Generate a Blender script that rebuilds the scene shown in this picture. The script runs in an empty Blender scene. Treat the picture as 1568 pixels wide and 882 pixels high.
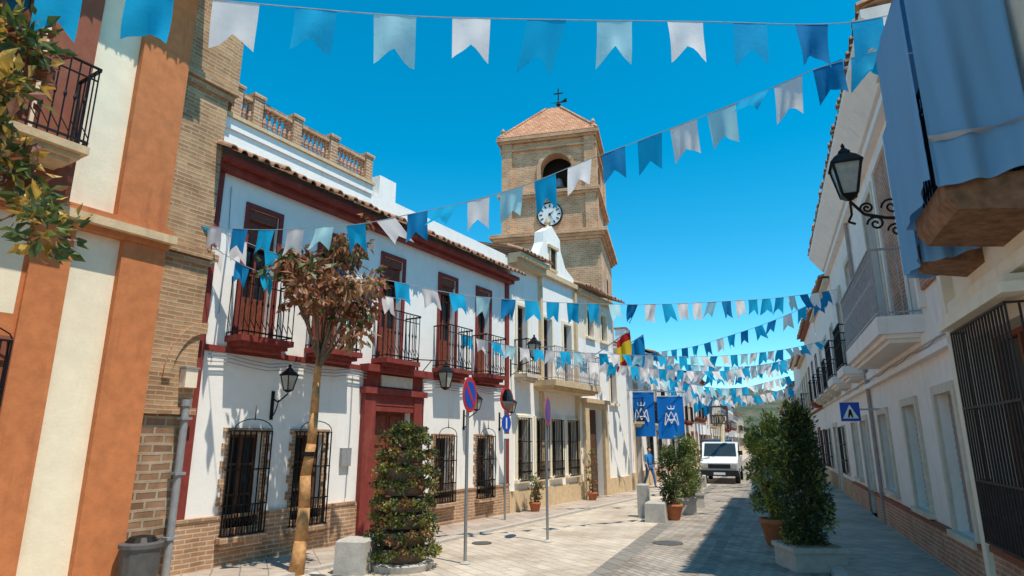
import bpy, bmesh, math, random
from mathutils import Vector, Matrix, noise
random.seed(7)
S=bpy.context.scene
S.view_settings.view_transform='Standard'
try: S.view_settings.look='None'
except: pass
S.view_settings.exposure=0
COL=bpy.context.collection

# ------------------------------------------------------------------ materials
def nodes(name):
    m=bpy.data.materials.new(name); m.use_nodes=True
    nt=m.node_tree; b=nt.nodes['Principled BSDF']
    return m,nt,b
def N(nt,t,**kw):
    n=nt.nodes.new(t)
    for k,v in kw.items(): setattr(n,k,v)
    return n
def mixc(nt,fac,a,b,mode='MIX'):
    n=N(nt,'ShaderNodeMix',data_type='RGBA',blend_type=mode)
    for i,v in ((0,fac),(6,a),(7,b)):
        if isinstance(v,bpy.types.NodeSocket): nt.links.new(v,n.inputs[i])
        else: n.inputs[i].default_value=(v if i==0 else (*v,1))
    return n.outputs[2]
def noisetex(nt,scale,detail=4,vec=None,rough=.6):
    n=N(nt,'ShaderNodeTexNoise'); n.inputs['Scale'].default_value=scale; n.inputs['Detail'].default_value=detail
    n.inputs['Roughness'].default_value=rough
    if vec is None:
        tc=N(nt,'ShaderNodeTexCoord'); vec=tc.outputs['Object']
    nt.links.new(vec,n.inputs['Vector']); return n.outputs['Fac']
def ramp(nt,fac,p0,p1,c0=(0,0,0),c1=(1,1,1)):
    r=N(nt,'ShaderNodeValToRGB'); e=r.color_ramp.elements
    e[0].position=p0;e[1].position=p1;e[0].color=(*c0,1);e[1].color=(*c1,1)
    nt.links.new(fac,r.inputs[0]); return r.outputs[0]
def mapped(nt,scale,coord='Object',rot=0):
    tc=N(nt,'ShaderNodeTexCoord'); mp=N(nt,'ShaderNodeMapping'); mp.inputs['Scale'].default_value=scale
    mp.inputs['Rotation'].default_value=(0,0,rot)
    nt.links.new(tc.outputs[coord],mp.inputs[0]); return mp.outputs[0]
def bump(nt,b,h,st,dist=.02):
    n=N(nt,'ShaderNodeBump'); n.inputs['Strength'].default_value=st; n.inputs['Distance'].default_value=dist
    nt.links.new(h,n.inputs['Height']); nt.links.new(n.outputs[0],b.inputs['Normal'])
def sc(c,k): return tuple(min(1,x*k) for x in c)
def plain(name,c,rough=.6,metal=0,var=.15,scale=8,bmp=.15,streak=0,streakcol=None,spec=.3):
    m,nt,b=nodes(name)
    b.inputs['Roughness'].default_value=rough; b.inputs['Metallic'].default_value=metal
    b.inputs['Specular IOR Level'].default_value=spec
    f=noisetex(nt,scale,2); col=mixc(nt,ramp(nt,f,.3,.7),sc(c,1-var),sc(c,1+var))
    if streak:
        fs=noisetex(nt,1.6,4,mapped(nt,(2.2,2.2,.35)),.7)
        col=mixc(nt,ramp(nt,fs,.54,.74),col,mixc(nt,streak,col,streakcol or sc(c,.55)))
    nt.links.new(col,b.inputs['Base Color'])
    if bmp: bump(nt,b,noisetex(nt,scale*5,2),bmp,.01)
    return m
def brick(name,c1,c2,mortar,bw=.27,rh=.068,ms=.012,bmp=.6,rot=0,coord='UV',stain=.5,rough=.85,big=2.2):
    m,nt,b=nodes(name); v=mapped(nt,(1,1,1),coord,rot)
    wob=N(nt,'ShaderNodeTexNoise'); wob.inputs['Scale'].default_value=3; wob.inputs['Detail'].default_value=0; nt.links.new(v,wob.inputs[0])
    av=N(nt,'ShaderNodeVectorMath',operation='MULTIPLY_ADD'); av.inputs[1].default_value=(.02,.02,0)
    nt.links.new(wob.outputs['Color'],av.inputs[0]); nt.links.new(v,av.inputs[2])
    t=N(nt,'ShaderNodeTexBrick'); nt.links.new(av.outputs[0],t.inputs['Vector'])
    t.inputs['Scale'].default_value=1; t.inputs['Brick Width'].default_value=bw; t.inputs['Row Height'].default_value=rh
    t.inputs['Mortar Size'].default_value=ms; t.inputs['Mortar Smooth'].default_value=.3
    t.inputs['Color1'].default_value=(*c1,1);t.inputs['Color2'].default_value=(*c2,1);t.inputs['Mortar'].default_value=(*mortar,1)
    f=noisetex(nt,big,5); col=mixc(nt,ramp(nt,f,.40,.70),t.outputs['Color'],mixc(nt,stain,t.outputs['Color'],(.42,.35,.29),'MULTIPLY'))
    f=noisetex(nt,14,2); col=mixc(nt,ramp(nt,f,.3,.8),col,mixc(nt,1.0,col,(1.25,1.2,1.1),'MULTIPLY'))
    nt.links.new(col,b.inputs['Base Color']); b.inputs['Roughness'].default_value=rough; b.inputs['Specular IOR Level'].default_value=.2
    bump(nt,b,ramp(nt,t.outputs['Fac'],0,1,(1,1,1),(0,0,0)),bmp,.012)
    return m
def translu(nt,b,col,tr):
    t=N(nt,'ShaderNodeBsdfTranslucent'); 
    if isinstance(col,tuple): t.inputs[0].default_value=(*col,1)
    else: nt.links.new(col,t.inputs[0])
    mx=N(nt,'ShaderNodeMixShader'); mx.inputs[0].default_value=tr
    nt.links.new(b.outputs[0],mx.inputs[1]); nt.links.new(t.outputs[0],mx.inputs[2]); nt.links.new(mx.outputs[0],nt.nodes['Material Output'].inputs[0])
def leafmat(name,c,var=.35,tr=.35):
    m,nt,b=nodes(name)
    f=noisetex(nt,9,1); col=mixc(nt,ramp(nt,f,.3,.7),sc(c,1-var),sc(c,1+var))
    nt.links.new(col,b.inputs['Base Color']); b.inputs['Roughness'].default_value=.45
    translu(nt,b,col,tr); return m
def cloth(name,c,tr=.5,wr=.25,sc_=11):
    m,nt,b=nodes(name); b.inputs['Base Color'].default_value=(*c,1); b.inputs['Roughness'].default_value=.8; b.inputs['Specular IOR Level'].default_value=.15
    bump(nt,b,noisetex(nt,sc_,2),wr,.02); translu(nt,b,c,tr); return m

M={}
M['white']=plain('white_plaster',(.90,.86,.80),.9,var=.025,scale=5,bmp=.25,streak=.32,streakcol=(.62,.52,.40))
M['white_r']=plain('white_plaster_aged_shaded',(.87,.76,.69),.9,var=.04,scale=4,bmp=.25,streak=.35,streakcol=(.55,.43,.36))  # pinkish tone of shade put into the base colour; streaks are weathering
M['cream']=plain('cream_plaster',(.88,.77,.57),.9,var=.05,scale=4,bmp=.25,streak=.3,streakcol=(.68,.5,.32))
M['creamw']=plain('pale_cream_plaster',(.86,.72,.56),.9,var=.05,scale=4,bmp=.25,streak=.35,streakcol=(.55,.42,.32))
M['orange']=plain('terracotta_plaster',(.55,.19,.07),.9,var=.12,scale=6,bmp=.3,streak=.6,streakcol=(.34,.10,.045))
M['brownred']=plain('brown_plaster',(.28,.09,.05),.85,var=.12,bmp=.2,streak=.3)
M['red']=plain('dark_red_paint',(.23,.04,.03),.7,var=.15,bmp=.15,streak=.6,streakcol=(.36,.12,.08))
M['tan']=plain('tan_stone',(.64,.47,.28),.85,var=.12,scale=7,bmp=.3,streak=.5,streakcol=(.35,.25,.15))
M['pale']=plain('pale_stone',(.66,.55,.43),.85,var=.1,bmp=.3,streak=.4)
M['brick']=brick('old_brick',(.50,.29,.155),(.34,.18,.09),(.46,.36,.25))
M['brickp']=brick('plinth_brick',(.48,.28,.16),(.37,.2,.11),(.56,.45,.34),bw=.25,rh=.07)
M['brickt']=brick('tower_brick',(.66,.37,.21),(.48,.25,.14),(.62,.45,.31),bw=.34,rh=.13,ms=.026,stain=.6,big=.9)
M['brickpink']=brick('red_brick',(.50,.24,.15),(.40,.18,.11),(.5,.4,.33),bw=.25,rh=.07)
M['rubble']=brick('rubble_stone',(.38,.23,.14),(.22,.13,.085),(.42,.33,.24),bw=.31,rh=.13,ms=.025,bmp=1,stain=.7)
M['iron']=plain('black_iron',(.022,.02,.02),.5,.6,bmp=0)
M['irong']=plain('rusty_iron',(.05,.035,.03),.6,.4,bmp=0)
M['railwhite']=plain('grey_painted_rail',(.40,.36,.36),.5,.1,bmp=0)
M['glass']=plain('dark_window_glass',(.02,.024,.028),.08,0,bmp=0,spec=.6)
M['wood']=plain('dark_wood',(.11,.05,.028),.6,var=.25,scale=12)
M['woodr']=plain('red_brown_wood',(.20,.055,.03),.6,var=.25,scale=12)
M['woodl']=plain('weathered_wood',(.26,.13,.07),.8,var=.35,scale=9)
M['shut']=plain('grey_shutter',(.36,.28,.25),.7,var=.1)
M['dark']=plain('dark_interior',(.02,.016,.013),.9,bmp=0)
M['concrete']=plain('concrete',(.46,.43,.38),.9,var=.12,bmp=.4)
M['terracotta']=plain('terracotta',(.42,.14,.06),.8,var=.15)
M['metal']=plain('galvanised_steel',(.36,.37,.38),.4,.7,var=.08,bmp=0)
M['greypaint']=plain('grey_pipe',(.30,.30,.30),.6,.1,bmp=.05)
M['binpaint']=plain('bin_paint',(.10,.095,.09),.6,.1,bmp=.05)
M['trunk']=plain('tan_trunk',(.48,.25,.10),.85,var=.25,scale=14,bmp=.6)
M['bark']=plain('bark',(.16,.11,.075),.9,var=.3,scale=18,bmp=.6)
M['signblue']=plain('sign_blue',(.01,.07,.42),.35,bmp=0,var=.03)
M['signred']=plain('sign_red',(.55,.02,.02),.35,bmp=0,var=.03)
M['signwhite']=plain('sign_white',(.8,.8,.8),.35,bmp=0,var=.02)
M['mirror']=plain('mirror_glass',(.6,.65,.7),.03,1,bmp=0,var=.02)
M['lampglass']=plain('lamp_glass',(.45,.42,.36),.15,bmp=0,spec=.6)
M['clock']=plain('clock_dial',(.80,.80,.78),.5,bmp=0,var=.04)
M['cB']=cloth('blue_cloth',(.012,.46,.78)); M['cP']=cloth('pale_blue_cloth',(.50,.82,.88)); M['cW']=cloth('white_cloth',(.92,.87,.85)); M['cD']=cloth('deep_shaded_blue_cloth',(.008,.22,.48),.35)  # cD paints shade into the darker bunting flags; plain deep blue on pole flags
M['drape']=cloth('pale_blue_drape',(.24,.46,.70),.25,.5,5); M['drapew']=cloth('drape_trim',(.55,.5,.5),.2)
M['bannerblue']=cloth('royal_blue_banner',(.01,.20,.66),.4)
M['rope']=plain('cord',(.3,.35,.4),.9,bmp=0)
M['yellow']=cloth('yellow_cloth',(.75,.5,.03),.3); M['redc']=cloth('red_cloth',(.5,.02,.02),.3)
M['lf_dark']=leafmat('dark_leaf',(.04,.065,.02)); M['lf_mid']=leafmat('mid_leaf',(.085,.12,.03)); M['lf_yel']=leafmat('yellow_green_leaf',(.36,.36,.06)); M['lf_lt']=leafmat('light_leaf',(.18,.22,.055))
M['lf_brown']=leafmat('brown_leaf',(.29,.115,.05)); M['lf_red']=leafmat('reddish_leaf',(.22,.065,.03)); M['lf_gold']=leafmat('gold_leaf',(.55,.33,.06)); M['lf_tan']=leafmat('dry_leaf',(.46,.26,.13))
M['cypress']=leafmat('cypress_leaf',(.045,.06,.02))
M['carwhite']=plain('white_car_paint',(.80,.80,.79),.3,bmp=0,var=.03); M['rubber']=plain('rubber',(.02,.02,.02),.8,bmp=0); M['carglass']=plain('car_glass',(.03,.04,.045),.05,bmp=0,spec=.7)
M['carblue']=plain('dark_car_paint',(.03,.035,.05),.3,bmp=0); M['liftorange']=plain('lift_paint',(.45,.38,.25),.5,bmp=0)
M['skin']=plain('skin',(.5,.28,.19),.6,bmp=0,var=.05); M['hair']=plain('hair',(.03,.02,.015),.7,bmp=0); M['shirt']=plain('blue_shirt',(.03,.22,.55),.8); M['trouser']=plain('navy_trousers',(.06,.12,.28),.8)
def tilemat():
    m,nt,b=nodes('roof_tiles'); v=mapped(nt,(1,1,1),'UV')
    w=N(nt,'ShaderNodeTexWave'); w.inputs['Scale'].default_value=.75; w.bands_direction='X'; w.inputs['Distortion'].default_value=.15; nt.links.new(v,w.inputs[0])
    f=noisetex(nt,5,3); col=mixc(nt,ramp(nt,f,.3,.7),(.24,.12,.07),(.42,.25,.15)); col=mixc(nt,ramp(nt,w.outputs['Fac'],0,.5),mixc(nt,1.0,col,(.35,.3,.28),'MULTIPLY'),col)
    nt.links.new(col,b.inputs['Base Color']); b.inputs['Roughness'].default_value=.9; bump(nt,b,w.outputs['Fac'],1,.06); return m
M['tiles']=tilemat(); M['tile']=plain('clay_tile',(.36,.20,.12),.9,var=.4,scale=5,bmp=.4)
M['tileroof_t']=brick('tower_roof_tile',(.66,.34,.20),(.50,.24,.14),(.38,.2,.12),bw=.3,rh=.22,ms=.03,bmp=1,stain=.5)
def paving(name,c1,c2,mo,bw,rh,ms,rot,stain=.35,big=.8):
    return brick(name,c1,c2,mo,bw,rh,ms,.4,rot,'Object',stain,.8,big)
M['plaza']=paving('paving_slabs',(.57,.495,.41),(.48,.415,.345),(.36,.305,.25),.42,.22,.012,math.radians(58.7),.6)
M['road']=paving('cobbled_road',(.42,.37,.32),(.31,.275,.24),(.20,.18,.16),.24,.13,.014,math.radians(67.95),.75,1.3)
M['gutter']=paving('gutter_stone',(.27,.25,.225),(.21,.195,.175),(.13,.12,.11),.5,.3,.014,math.radians(67.95))
M['kerb']=plain('kerb_stone',(.46,.42,.37),.85,var=.1,bmp=.3)
M['walk']=paving('sidewalk_tiles',(.46,.39,.33),(.39,.33,.285),(.25,.21,.18),.4,.4,.012,math.radians(67.95),.5)
M['earth']=plain('dry_earth',(.26,.2,.13),.95,var=.2,scale=.5)
def hillmat():
    m,nt,b=nodes('hillside'); f=noisetex(nt,.06,9,rough=.75)
    r=N(nt,'ShaderNodeValToRGB'); e=r.color_ramp.elements; e[0].position=.46; e[0].color=(.055,.075,.035,1); e[1].position=.68; e[1].color=(.22,.17,.11,1)
    nt.links.new(f,r.inputs[0]); nt.links.new(r.outputs[0],b.inputs['Base Color']); b.inputs['Roughness'].default_value=1; bump(nt,b,f,1,3); return m
M['hill']=hillmat()

# ------------------------------------------------------------------ builders
def frame(P,ang,side=1):
    a=math.radians(ang); d=(math.sin(a),math.cos(a)); n=(d[1]*side,-d[0]*side)
    def T(p): return (P[0]+d[0]*p[0]+n[0]*p[1],P[1]+d[1]*p[0]+n[1]*p[1],p[2])
    return T
ID=lambda p:(p[0],p[1],p[2])
class MB:
    def __init__(s,T): s.T=T; s.v=[]; s.f=[]; s.uv=[]
    def face(s,pts):
        i=len(s.v); s.v+= [s.T(p) for p in pts]; s.f.append(tuple(range(i,i+len(pts))))
        a=Vector(pts[1])-Vector(pts[0]); b=Vector(pts[-1])-Vector(pts[0]); n=a.cross(b); ax=[abs(x) for x in n]
        if ax[2]>=ax[0] and ax[2]>=ax[1]: s.uv.append([(p[0],p[1]) for p in pts])
        elif ax[1]>=ax[0]: s.uv.append([(p[0],p[2]) for p in pts])
        else: s.uv.append([(p[1],p[2]) for p in pts])
    def box(s,x0,x1,y0,y1,z0,z1):
        c=[(x0,y0,z0),(x1,y0,z0),(x1,y1,z0),(x0,y1,z0),(x0,y0,z1),(x1,y0,z1),(x1,y1,z1),(x0,y1,z1)]
        for q in ((0,3,2,1),(4,5,6,7),(0,1,5,4),(1,2,6,5),(2,3,7,6),(3,0,4,7)): s.face([c[k] for k in q])
    def cyl(s,p0,p1,r0,r1=None,n=8,caps=True):
        r1=r0 if r1 is None else r1; p0=Vector(p0);p1=Vector(p1); d=(p1-p0)
        if d.length<1e-6: return
        d.normalize(); u=d.orthogonal().normalized(); w=d.cross(u)
        A=[p0+(u*math.cos(2*math.pi*k/n)+w*math.sin(2*math.pi*k/n))*r0 for k in range(n)]
        B=[p1+(u*math.cos(2*math.pi*k/n)+w*math.sin(2*math.pi*k/n))*r1 for k in range(n)]
        for k in range(n): s.face([A[k],A[(k+1)%n],B[(k+1)%n],B[k]])
        if caps: s.face(A[::-1]); s.face(B)
    def path(s,pts,r,n=6):
        for a,b in zip(pts[:-1],pts[1:]): s.cyl(a,b,r,r,n,False)
    def lathe(s,c,prof,n=14):
        rings=[]
        for r,z in prof:
            rings.append([(c[0]+r*math.cos(2*math.pi*(k+.5)/n),c[1]+r*math.sin(2*math.pi*(k+.5)/n),c[2]+z) for k in range(n)])
        for a,b in zip(rings[:-1],rings[1:]):
            for k in range(n): s.face([a[k],a[(k+1)%n],b[(k+1)%n],b[k]])
        s.face(rings[0][::-1]); s.face(rings[-1])
    def prism(s,poly,z0,z1):
        s.face([(x,y,z0) for x,y in poly[::-1]]); s.face([(x,y,z1) for x,y in poly])
        for (a,b) in zip(poly,poly[1:]+poly[:1]): s.face([(a[0],a[1],z0),(b[0],b[1],z0),(b[0],b[1],z1),(a[0],a[1],z1)])
    def extr(s,poly,y0,y1):
        s.face([(x,y0,z) for x,z in poly]); s.face([(x,y1,z) for x,z in poly[::-1]])
        for (a,b) in zip(poly,poly[1:]+poly[:1]): s.face([(a[0],y0,a[1]),(b[0],y0,b[1]),(b[0],y1,b[1]),(a[0],y1,a[1])])
    def extrx(s,poly,x0,x1):
        s.face([(x0,y,z) for y,z in poly]); s.face([(x1,y,z) for y,z in poly[::-1]])
        for (a,b) in zip(poly,poly[1:]+poly[:1]): s.face([(x0,a[0],a[1]),(x0,b[0],b[1]),(x1,b[0],b[1]),(x1,a[0],a[1])])
    def wall(s,x0,x1,y,z0,z1,ops=(),depth=.22):
        xs=sorted(set([x0,x1]+[max(x0,min(x1,v)) for o in ops for v in o[:2]])); zs=sorted(set([z0,z1]+[max(z0,min(z1,v)) for o in ops for v in o[2:4]]))
        for a,b in zip(xs[:-1],xs[1:]):
            for c,d in zip(zs[:-1],zs[1:]):
                mx,mz=(a+b)/2,(c+d)/2
                if any(o[0]<mx<o[1] and o[2]<mz<o[3] for o in ops): continue
                s.face([(a,y,c),(b,y,c),(b,y,d),(a,y,d)])
        for a,b,c,d in ops:
            yi=y-depth
            s.face([(a,y,c),(a,yi,c),(a,yi,d),(a,y,d)]); s.face([(b,y,c),(b,y,d),(b,yi,d),(b,yi,c)])
            s.face([(a,y,d),(a,yi,d),(b,yi,d),(b,y,d)]); s.face([(a,y,c),(b,y,c),(b,yi,c),(a,yi,c)])
    def make(s,name,mat,parent=None,smooth=False):
        me=bpy.data.meshes.new(name); me.from_pydata(s.v,[],s.f)
        ul=me.uv_layers.new(name='UVMap'); fl=[x for f in s.uv for c in f for x in c]
        ul.data.foreach_set('uv',fl)
        me.materials.append(mat)
        if smooth:
            bm=bmesh.new(); bm.from_mesh(me); bmesh.ops.remove_doubles(bm,verts=bm.verts,dist=.0004); bm.to_mesh(me); bm.free()
            for p in me.polygons: p.use_smooth=True
        me.update(); o=bpy.data.objects.new(name,me); COL.objects.link(o)
        if parent: o.parent=parent
        return o
class G:
    def __init__(s,name,T=ID): 
        s.e=bpy.data.objects.new(name,None); COL.objects.link(s.e); s.T=T; s.p={}
    def __call__(s,part,mat,T=None):
        k=(part,mat)
        if k not in s.p: s.p[k]=MB(T or s.T)
        return s.p[k]
    def done(s,smooth=()):
        for (part,mat),mb in s.p.items():
            if mb.f: mb.make(part,M[mat],s.e,part in smooth)
def pane(g,a,b,c,d,o,fr='woodr',depth=.2,door=False):
    y=o-depth
    gl=g('glass','glass'); gl.face([(a,y,c),(b,y,c),(b,y,d),(a,y,d)])
    f=g('window_frames',fr); t=.055
    f.box(a,a+t,y,y+.05,c,d); f.box(b-t,b,y,y+.05,c,d); f.box(a+t,b-t,y,y+.05,c,c+t); f.box(a+t,b-t,y,y+.05,d-t,d)
    m=(a+b)/2; f.box(m-.03,m+.03,y,y+.06,c+t,d-t)
    nb=2 if not door else 3
    for k in range(1,nb+1):
        z=c+(d-c)*k/(nb+1); f.box(a+t,b-t,y+.002,y+.04,z-.018,z+.018)
    if door: f.box(a+t,b-t,y+.003,y+.045,c+t,c+(d-c)*.32)
def surround(g,mat,a,b,c,d,o,w=.1,t=.03,sill=True):
    m=g('surrounds',mat); m.box(a-w,a,o,o+t,c,d+w); m.box(b,b+w,o,o+t,c,d+w); m.box(a,b,o,o+t,d,d+w)
    if sill: m.box(a-w-.04,b+w+.04,o,o+t+.06,c-.09,c)
def grille(g,a,b,c,d,o,dep=.16,mat='iron',hood=True):
    m=g('iron_grille',mat); r=.009; y=o+dep; n=max(4,int((b-a)/.1))
    for k in range(n+1):
        x=a+(b-a)*k/n; m.box(x-r,x+r,y-r,y+r,c,d)
        if k<n:
            xm=x+(b-a)/n/2; m.lathe((xm,y,c+(d-c)*.14),[(.004,-.05),(.018,0),(.004,.05)],5); m.box(xm-.005,xm+.005,y-.005,y+.005,c,c+(d-c)*.28)
    for z in (c,c+(d-c)*.28,c+(d-c)*.62,d):
        m.box(a-r,b+r,y-.012,y+.012,z-.012,z+.012)
        for x in (a,b): m.box(x-.012,x+.012,o,y,z-.01,z+.01)
    for x in (a,b): m.box(x-r,x+r,o+dep*.5-r,o+dep*.5+r,c,d)
    if hood:
        w=(b-a)/2; cx=(a+b)/2
        for k in range(9):
            t0,t1=k/9*math.pi,(k+1)/9*math.pi
            m.cyl((cx-w*math.cos(t0),y,d+.02+.18*math.sin(t0)),(cx-w*math.cos(t1),y,d+.02+.18*math.sin(t1)),.009,n=5,caps=False)
        m.cyl((cx,y,d+.18),(cx,y,d+.42),.012,.004,5)
def rail(g,a,b,o,out,z0,z1,mat='iron',sp=.11,sides=True,deco=True):
    m=g('railing',mat); r=.010; y=o+out
    n=max(3,int((b-a)/sp))
    for k in range(n+1):
        x=a+(b-a)*k/n; m.cyl((x,y,z0),(x,y,z1),r,n=5,caps=False)
        if deco and k<n:
            m.cyl((x,y,z0+.28),(x+(b-a)/n,y,z0+.12),.007,n=4,caps=False); m.lathe((x,y,z0+(z1-z0)*.55),[(r,-.05),(r*2.2,0),(r,.05)],6)
    ns=max(2,int(out/sp))
    if sides:
        for x in (a,b):
            for k in range(ns): yy=o+out*k/ns; m.cyl((x,yy,z0),(x,yy,z1),r,n=5,caps=False)
            m.box(x-.02,x+.02,o,y+.02,z1-.012,z1+.016); m.box(x-.015,x+.015,o,y,z0+.05,z0+.07)
    m.box(a-.02,b+.02,y-.022,y+.022,z1+.017,z1+.035); m.box(a,b,y-.015,y+.015,z0+.05,z0+.075)
    m.box(a,b,y-.012,y+.012,z1-.16,z1-.145)
def balcony(g,a,b,o,out,z,top=None,slab='red',mat='iron',thick=.1):
    m=g('balcony_slab',slab); m.box(a,b,o,o+out+.03,z-thick,z); m.box(a+.06,b-.06,o,o+out-.05,z-thick-.07,z-thick-.001); m.box(a+.14,b-.14,o,o+out-.12,z-thick-.13,z-thick-.071)
    rail(g,a+.03,b-.03,o,out,z,top or z+1.0,mat)
def eave_tiles(g,a,b,o,out,z0,z1,sp=.2,r=.085):
    g('eave_board','tile').face([(a,o,z1),(b,o,z1),(b,o+out,z0),(a,o+out,z0)])
    m=g('eave_tiles','tile'); n=int((b-a)/sp)
    for k in range(n+1):
        x=a+(b-a)*k/n+random.uniform(-.015,.015); dz=random.uniform(-.015,.015); e=random.uniform(-.04,.03)
        pr=[(x+r*math.cos(t),r*math.sin(t)) for t in [math.pi*i/6 for i in range(7)]]
        pi=[(x+(r-.018)*math.cos(t),(r-.018)*math.sin(t)) for t in [math.pi*i/6 for i in range(7)]]
        for i in range(6):
            m.face([(pr[i][0],o,z1+pr[i][1]+dz),(pr[i+1][0],o,z1+pr[i+1][1]+dz),(pr[i+1][0],o+out+.06+e,z0+pr[i+1][1]+dz),(pr[i][0],o+out+.06+e,z0+pr[i][1]+dz)])
            m.face([(pr[i][0],o+out+.06+e,z0+pr[i][1]+dz),(pr[i+1][0],o+out+.06+e,z0+pr[i+1][1]+dz),(pi[i+1][0],o+out+.06+e,z0+pi[i+1][1]+dz),(pi[i][0],o+out+.06+e,z0+pi[i][1]+dz)])
def lantern(g,c,h=.5,w=.2,mat='iron'):
    m=g('lantern_frame',mat); x,y,z=c
    g('lantern_glass','lampglass').lathe((x,y,z),[(w*.36,.02*h),(w*.68,.6*h)],4)
    for k in range(4):
        t=2*math.pi*(k+.5)/4; cx,cy=math.cos(t),math.sin(t)
        m.cyl((x+w*.37*cx,y+w*.37*cy,z),(x+w*.71*cx,y+w*.71*cy,z+.61*h),.014*h/.5,n=5)
    m.lathe((x,y,z+.6*h),[(w*.82,0),(w*.82,.03*h),(w*.55,.16*h),(w*.3,.24*h),(w*.3,.28*h),(w*.12,.36*h),(.02,.42*h)],4)
    m.lathe((x,y,z-.1*h),[(.02,0),(w*.2,.03*h),(w*.42,.1*h),(w*.42,.12*h)],4)
    m.lathe((x,y,z+.98*h),[(.01,0),(.035,.04*h),(.01,.1*h)],6)
def wall_lamp(g,s,o,out,z,h=.5,w=.2,arm='under'):
    lantern(g,(s,o+out,z),h,w); m=g('bracket','iron')
    if arm=='under':
        m.path([(s,o,z-.12),(s,o+out*.4,z-.2),(s,o+out,z-.06)],.014)
        m.path([(s,o,z-.45)]+[(s,o+out*.45*math.sin(t*.25),z-.45+.25*(1-math.cos(t*.35))) for t in range(1,6)],.011)
        m.box(s-.03,s+.03,o,o+.02,z-.5,z)
    else:
        m.path([(s,o,z+h*1.25),(s,o+out,z+h*1.1),(s,o+out,z+h)],.013); m.path([(s,o,z+h*1.25-.45),(s,o+out*.5,z+h*1.16)],.011); m.box(s-.03,s+.03,o,o+.02,z+h*.3,z+h*1.35)

A=frame((-5.11,9.82),31.3,1)
R=frame((7.24,11.6),22.05,-1)
C=frame((4.9,26.35),22.05,1)

# ------------------------------------------------------------------ ground
def sheet(name,mat,polys,z):
    mb=MB(ID)
    for p in polys: mb.face([(x,y,z) for x,y in p])
    return mb.make(name,M[mat])
sheet('ground','earth',[[(-900,-300),(1300,-300),(1300,1500),(-900,1500)]],0)
RR=lambda s,o:R((s,o,0))[:2]
sheet('plaza_paving','plaza',[[RR(-25,5.12),RR(170,5.12),RR(170,14),RR(-25,22)]],.004)
sheet('road','road',[[RR(-25,1.7),RR(170,1.7),RR(170,5.12),RR(-25,5.12)]],.008)
sheet('road_gutter','gutter',[[RR(-25,4.78),RR(170,4.78),RR(170,5.1),RR(-25,5.1)],[RR(-25,1.72),RR(170,1.72),RR(170,1.95),RR(-25,1.95)],[RR(-25,3.34),RR(170,3.34),RR(170,3.55),RR(-25,3.55)]],.012)
g=G('sidewalk',R); g('paving','walk').box(-25,170,-.3,1.5,-.05,.12); g('kerb','kerb').box(-25,170,1.5,1.68,-.05,.125); g.done()
g=G('pavement_edge',A); g('paving','walk').box(.0,19,0,1.25,-.05,.05); g('kerb','kerb').box(0,19,1.25,1.4,-.05,.055); g.done()
for x,y,r in ((3.1,13.2,.3),(6.6,19.8,.3),(-.6,13.2,.2)):
    g=G('manhole_cover'); g('cover','binpaint').lathe((x,y,.0),[(r,.010),(r,.018),(r*.9,.019),(r*.88,.016),(.02,.017)],20); g.done()

# ------------------------------------------------------------------ terracotta and cream house (near left)
g=G('orange_house',A); o=.4; X0=-9; ZT=9.35
ops=[(-3.7,-2.62,1.7,3.1),(-3.6,-2.9,5.55,7.9),(-7.5,-6,.0,3.1),(-7.0,-6.0,5.55,7.9)]
g('walls','orange').wall(X0,-2.05,o,0,3.5,[ops[0],ops[2]])
g('walls','cream').wall(X0,-2.55,o,3.5,4.75)
g('walls','orange').wall(-2.55,-2.05,o,3.5,4.75)
g('cream_strip','cream').wall(-2.05,-1.45,o-.05,.0,4.75)
g('pilaster','orange').box(-1.45,-.85,o-.5,o+.06,0,4.75)
g('pilaster','orange').box(-2.5,-2.052,o+.001,o+.05,0,4.75)
g('walls','cream').wall(X0,-.92,o-.05,5.05,ZT,[ops[1],ops[3]],.2)
g('pilaster','orange').box(-1.6,-.9,o-.5,o+.08,5.05,ZT)
g('pilaster','brownred').box(-2.72,-2.2,o-.048,o+.06,5.05,ZT)  # brown here puts the shade on the upper storey into the pilaster colour
g('cornice','orange').box(X0,-.83,o-.5,o+.10,4.752,4.83); g('cornice','tan').box(X0,-.78,o-.5,o+.2,4.832,4.95); g('cornice','orange').box(X0,-.81,o-.5,o+.13,4.952,5.048)
g('eave','cream').box(X0,-.75,o-.5,o+.7,ZT,ZT+.2); eave_tiles(g,X0,-.75,o-.4,1.15,ZT+.21,ZT+.6)
for a,b,c,d in ops: pane(g,a,b,c,d,o,'woodr')
surround(g,'brownred',*ops[0],o,.12,.04); surround(g,'brownred',*ops[1],o-.05,.12,.04,False)
grille(g,-3.75,-2.56,1.65,3.15,o,.15)
balcony(g,-4.6,-2.3,o,.6,5.65,6.75,'tan')
g('side_wall','cream').face([(-.851,o-.01,0),(-.851,-8,0),(-.851,-8,ZT),(-.851,o-.01,ZT)])
g('side_wall','cream').box(X0,-.86,-8,o-.3,ZT-.1,ZT-.01); g('side_wall','cream').face([(X0,-8,0),(-.86,-8,0),(-.86,-8,ZT),(X0,-8,ZT)])
g('side_wall','cream').face([(X0,o,0),(X0,-8,0),(X0,-8,ZT),(X0,o,ZT)])
g.done()

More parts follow.
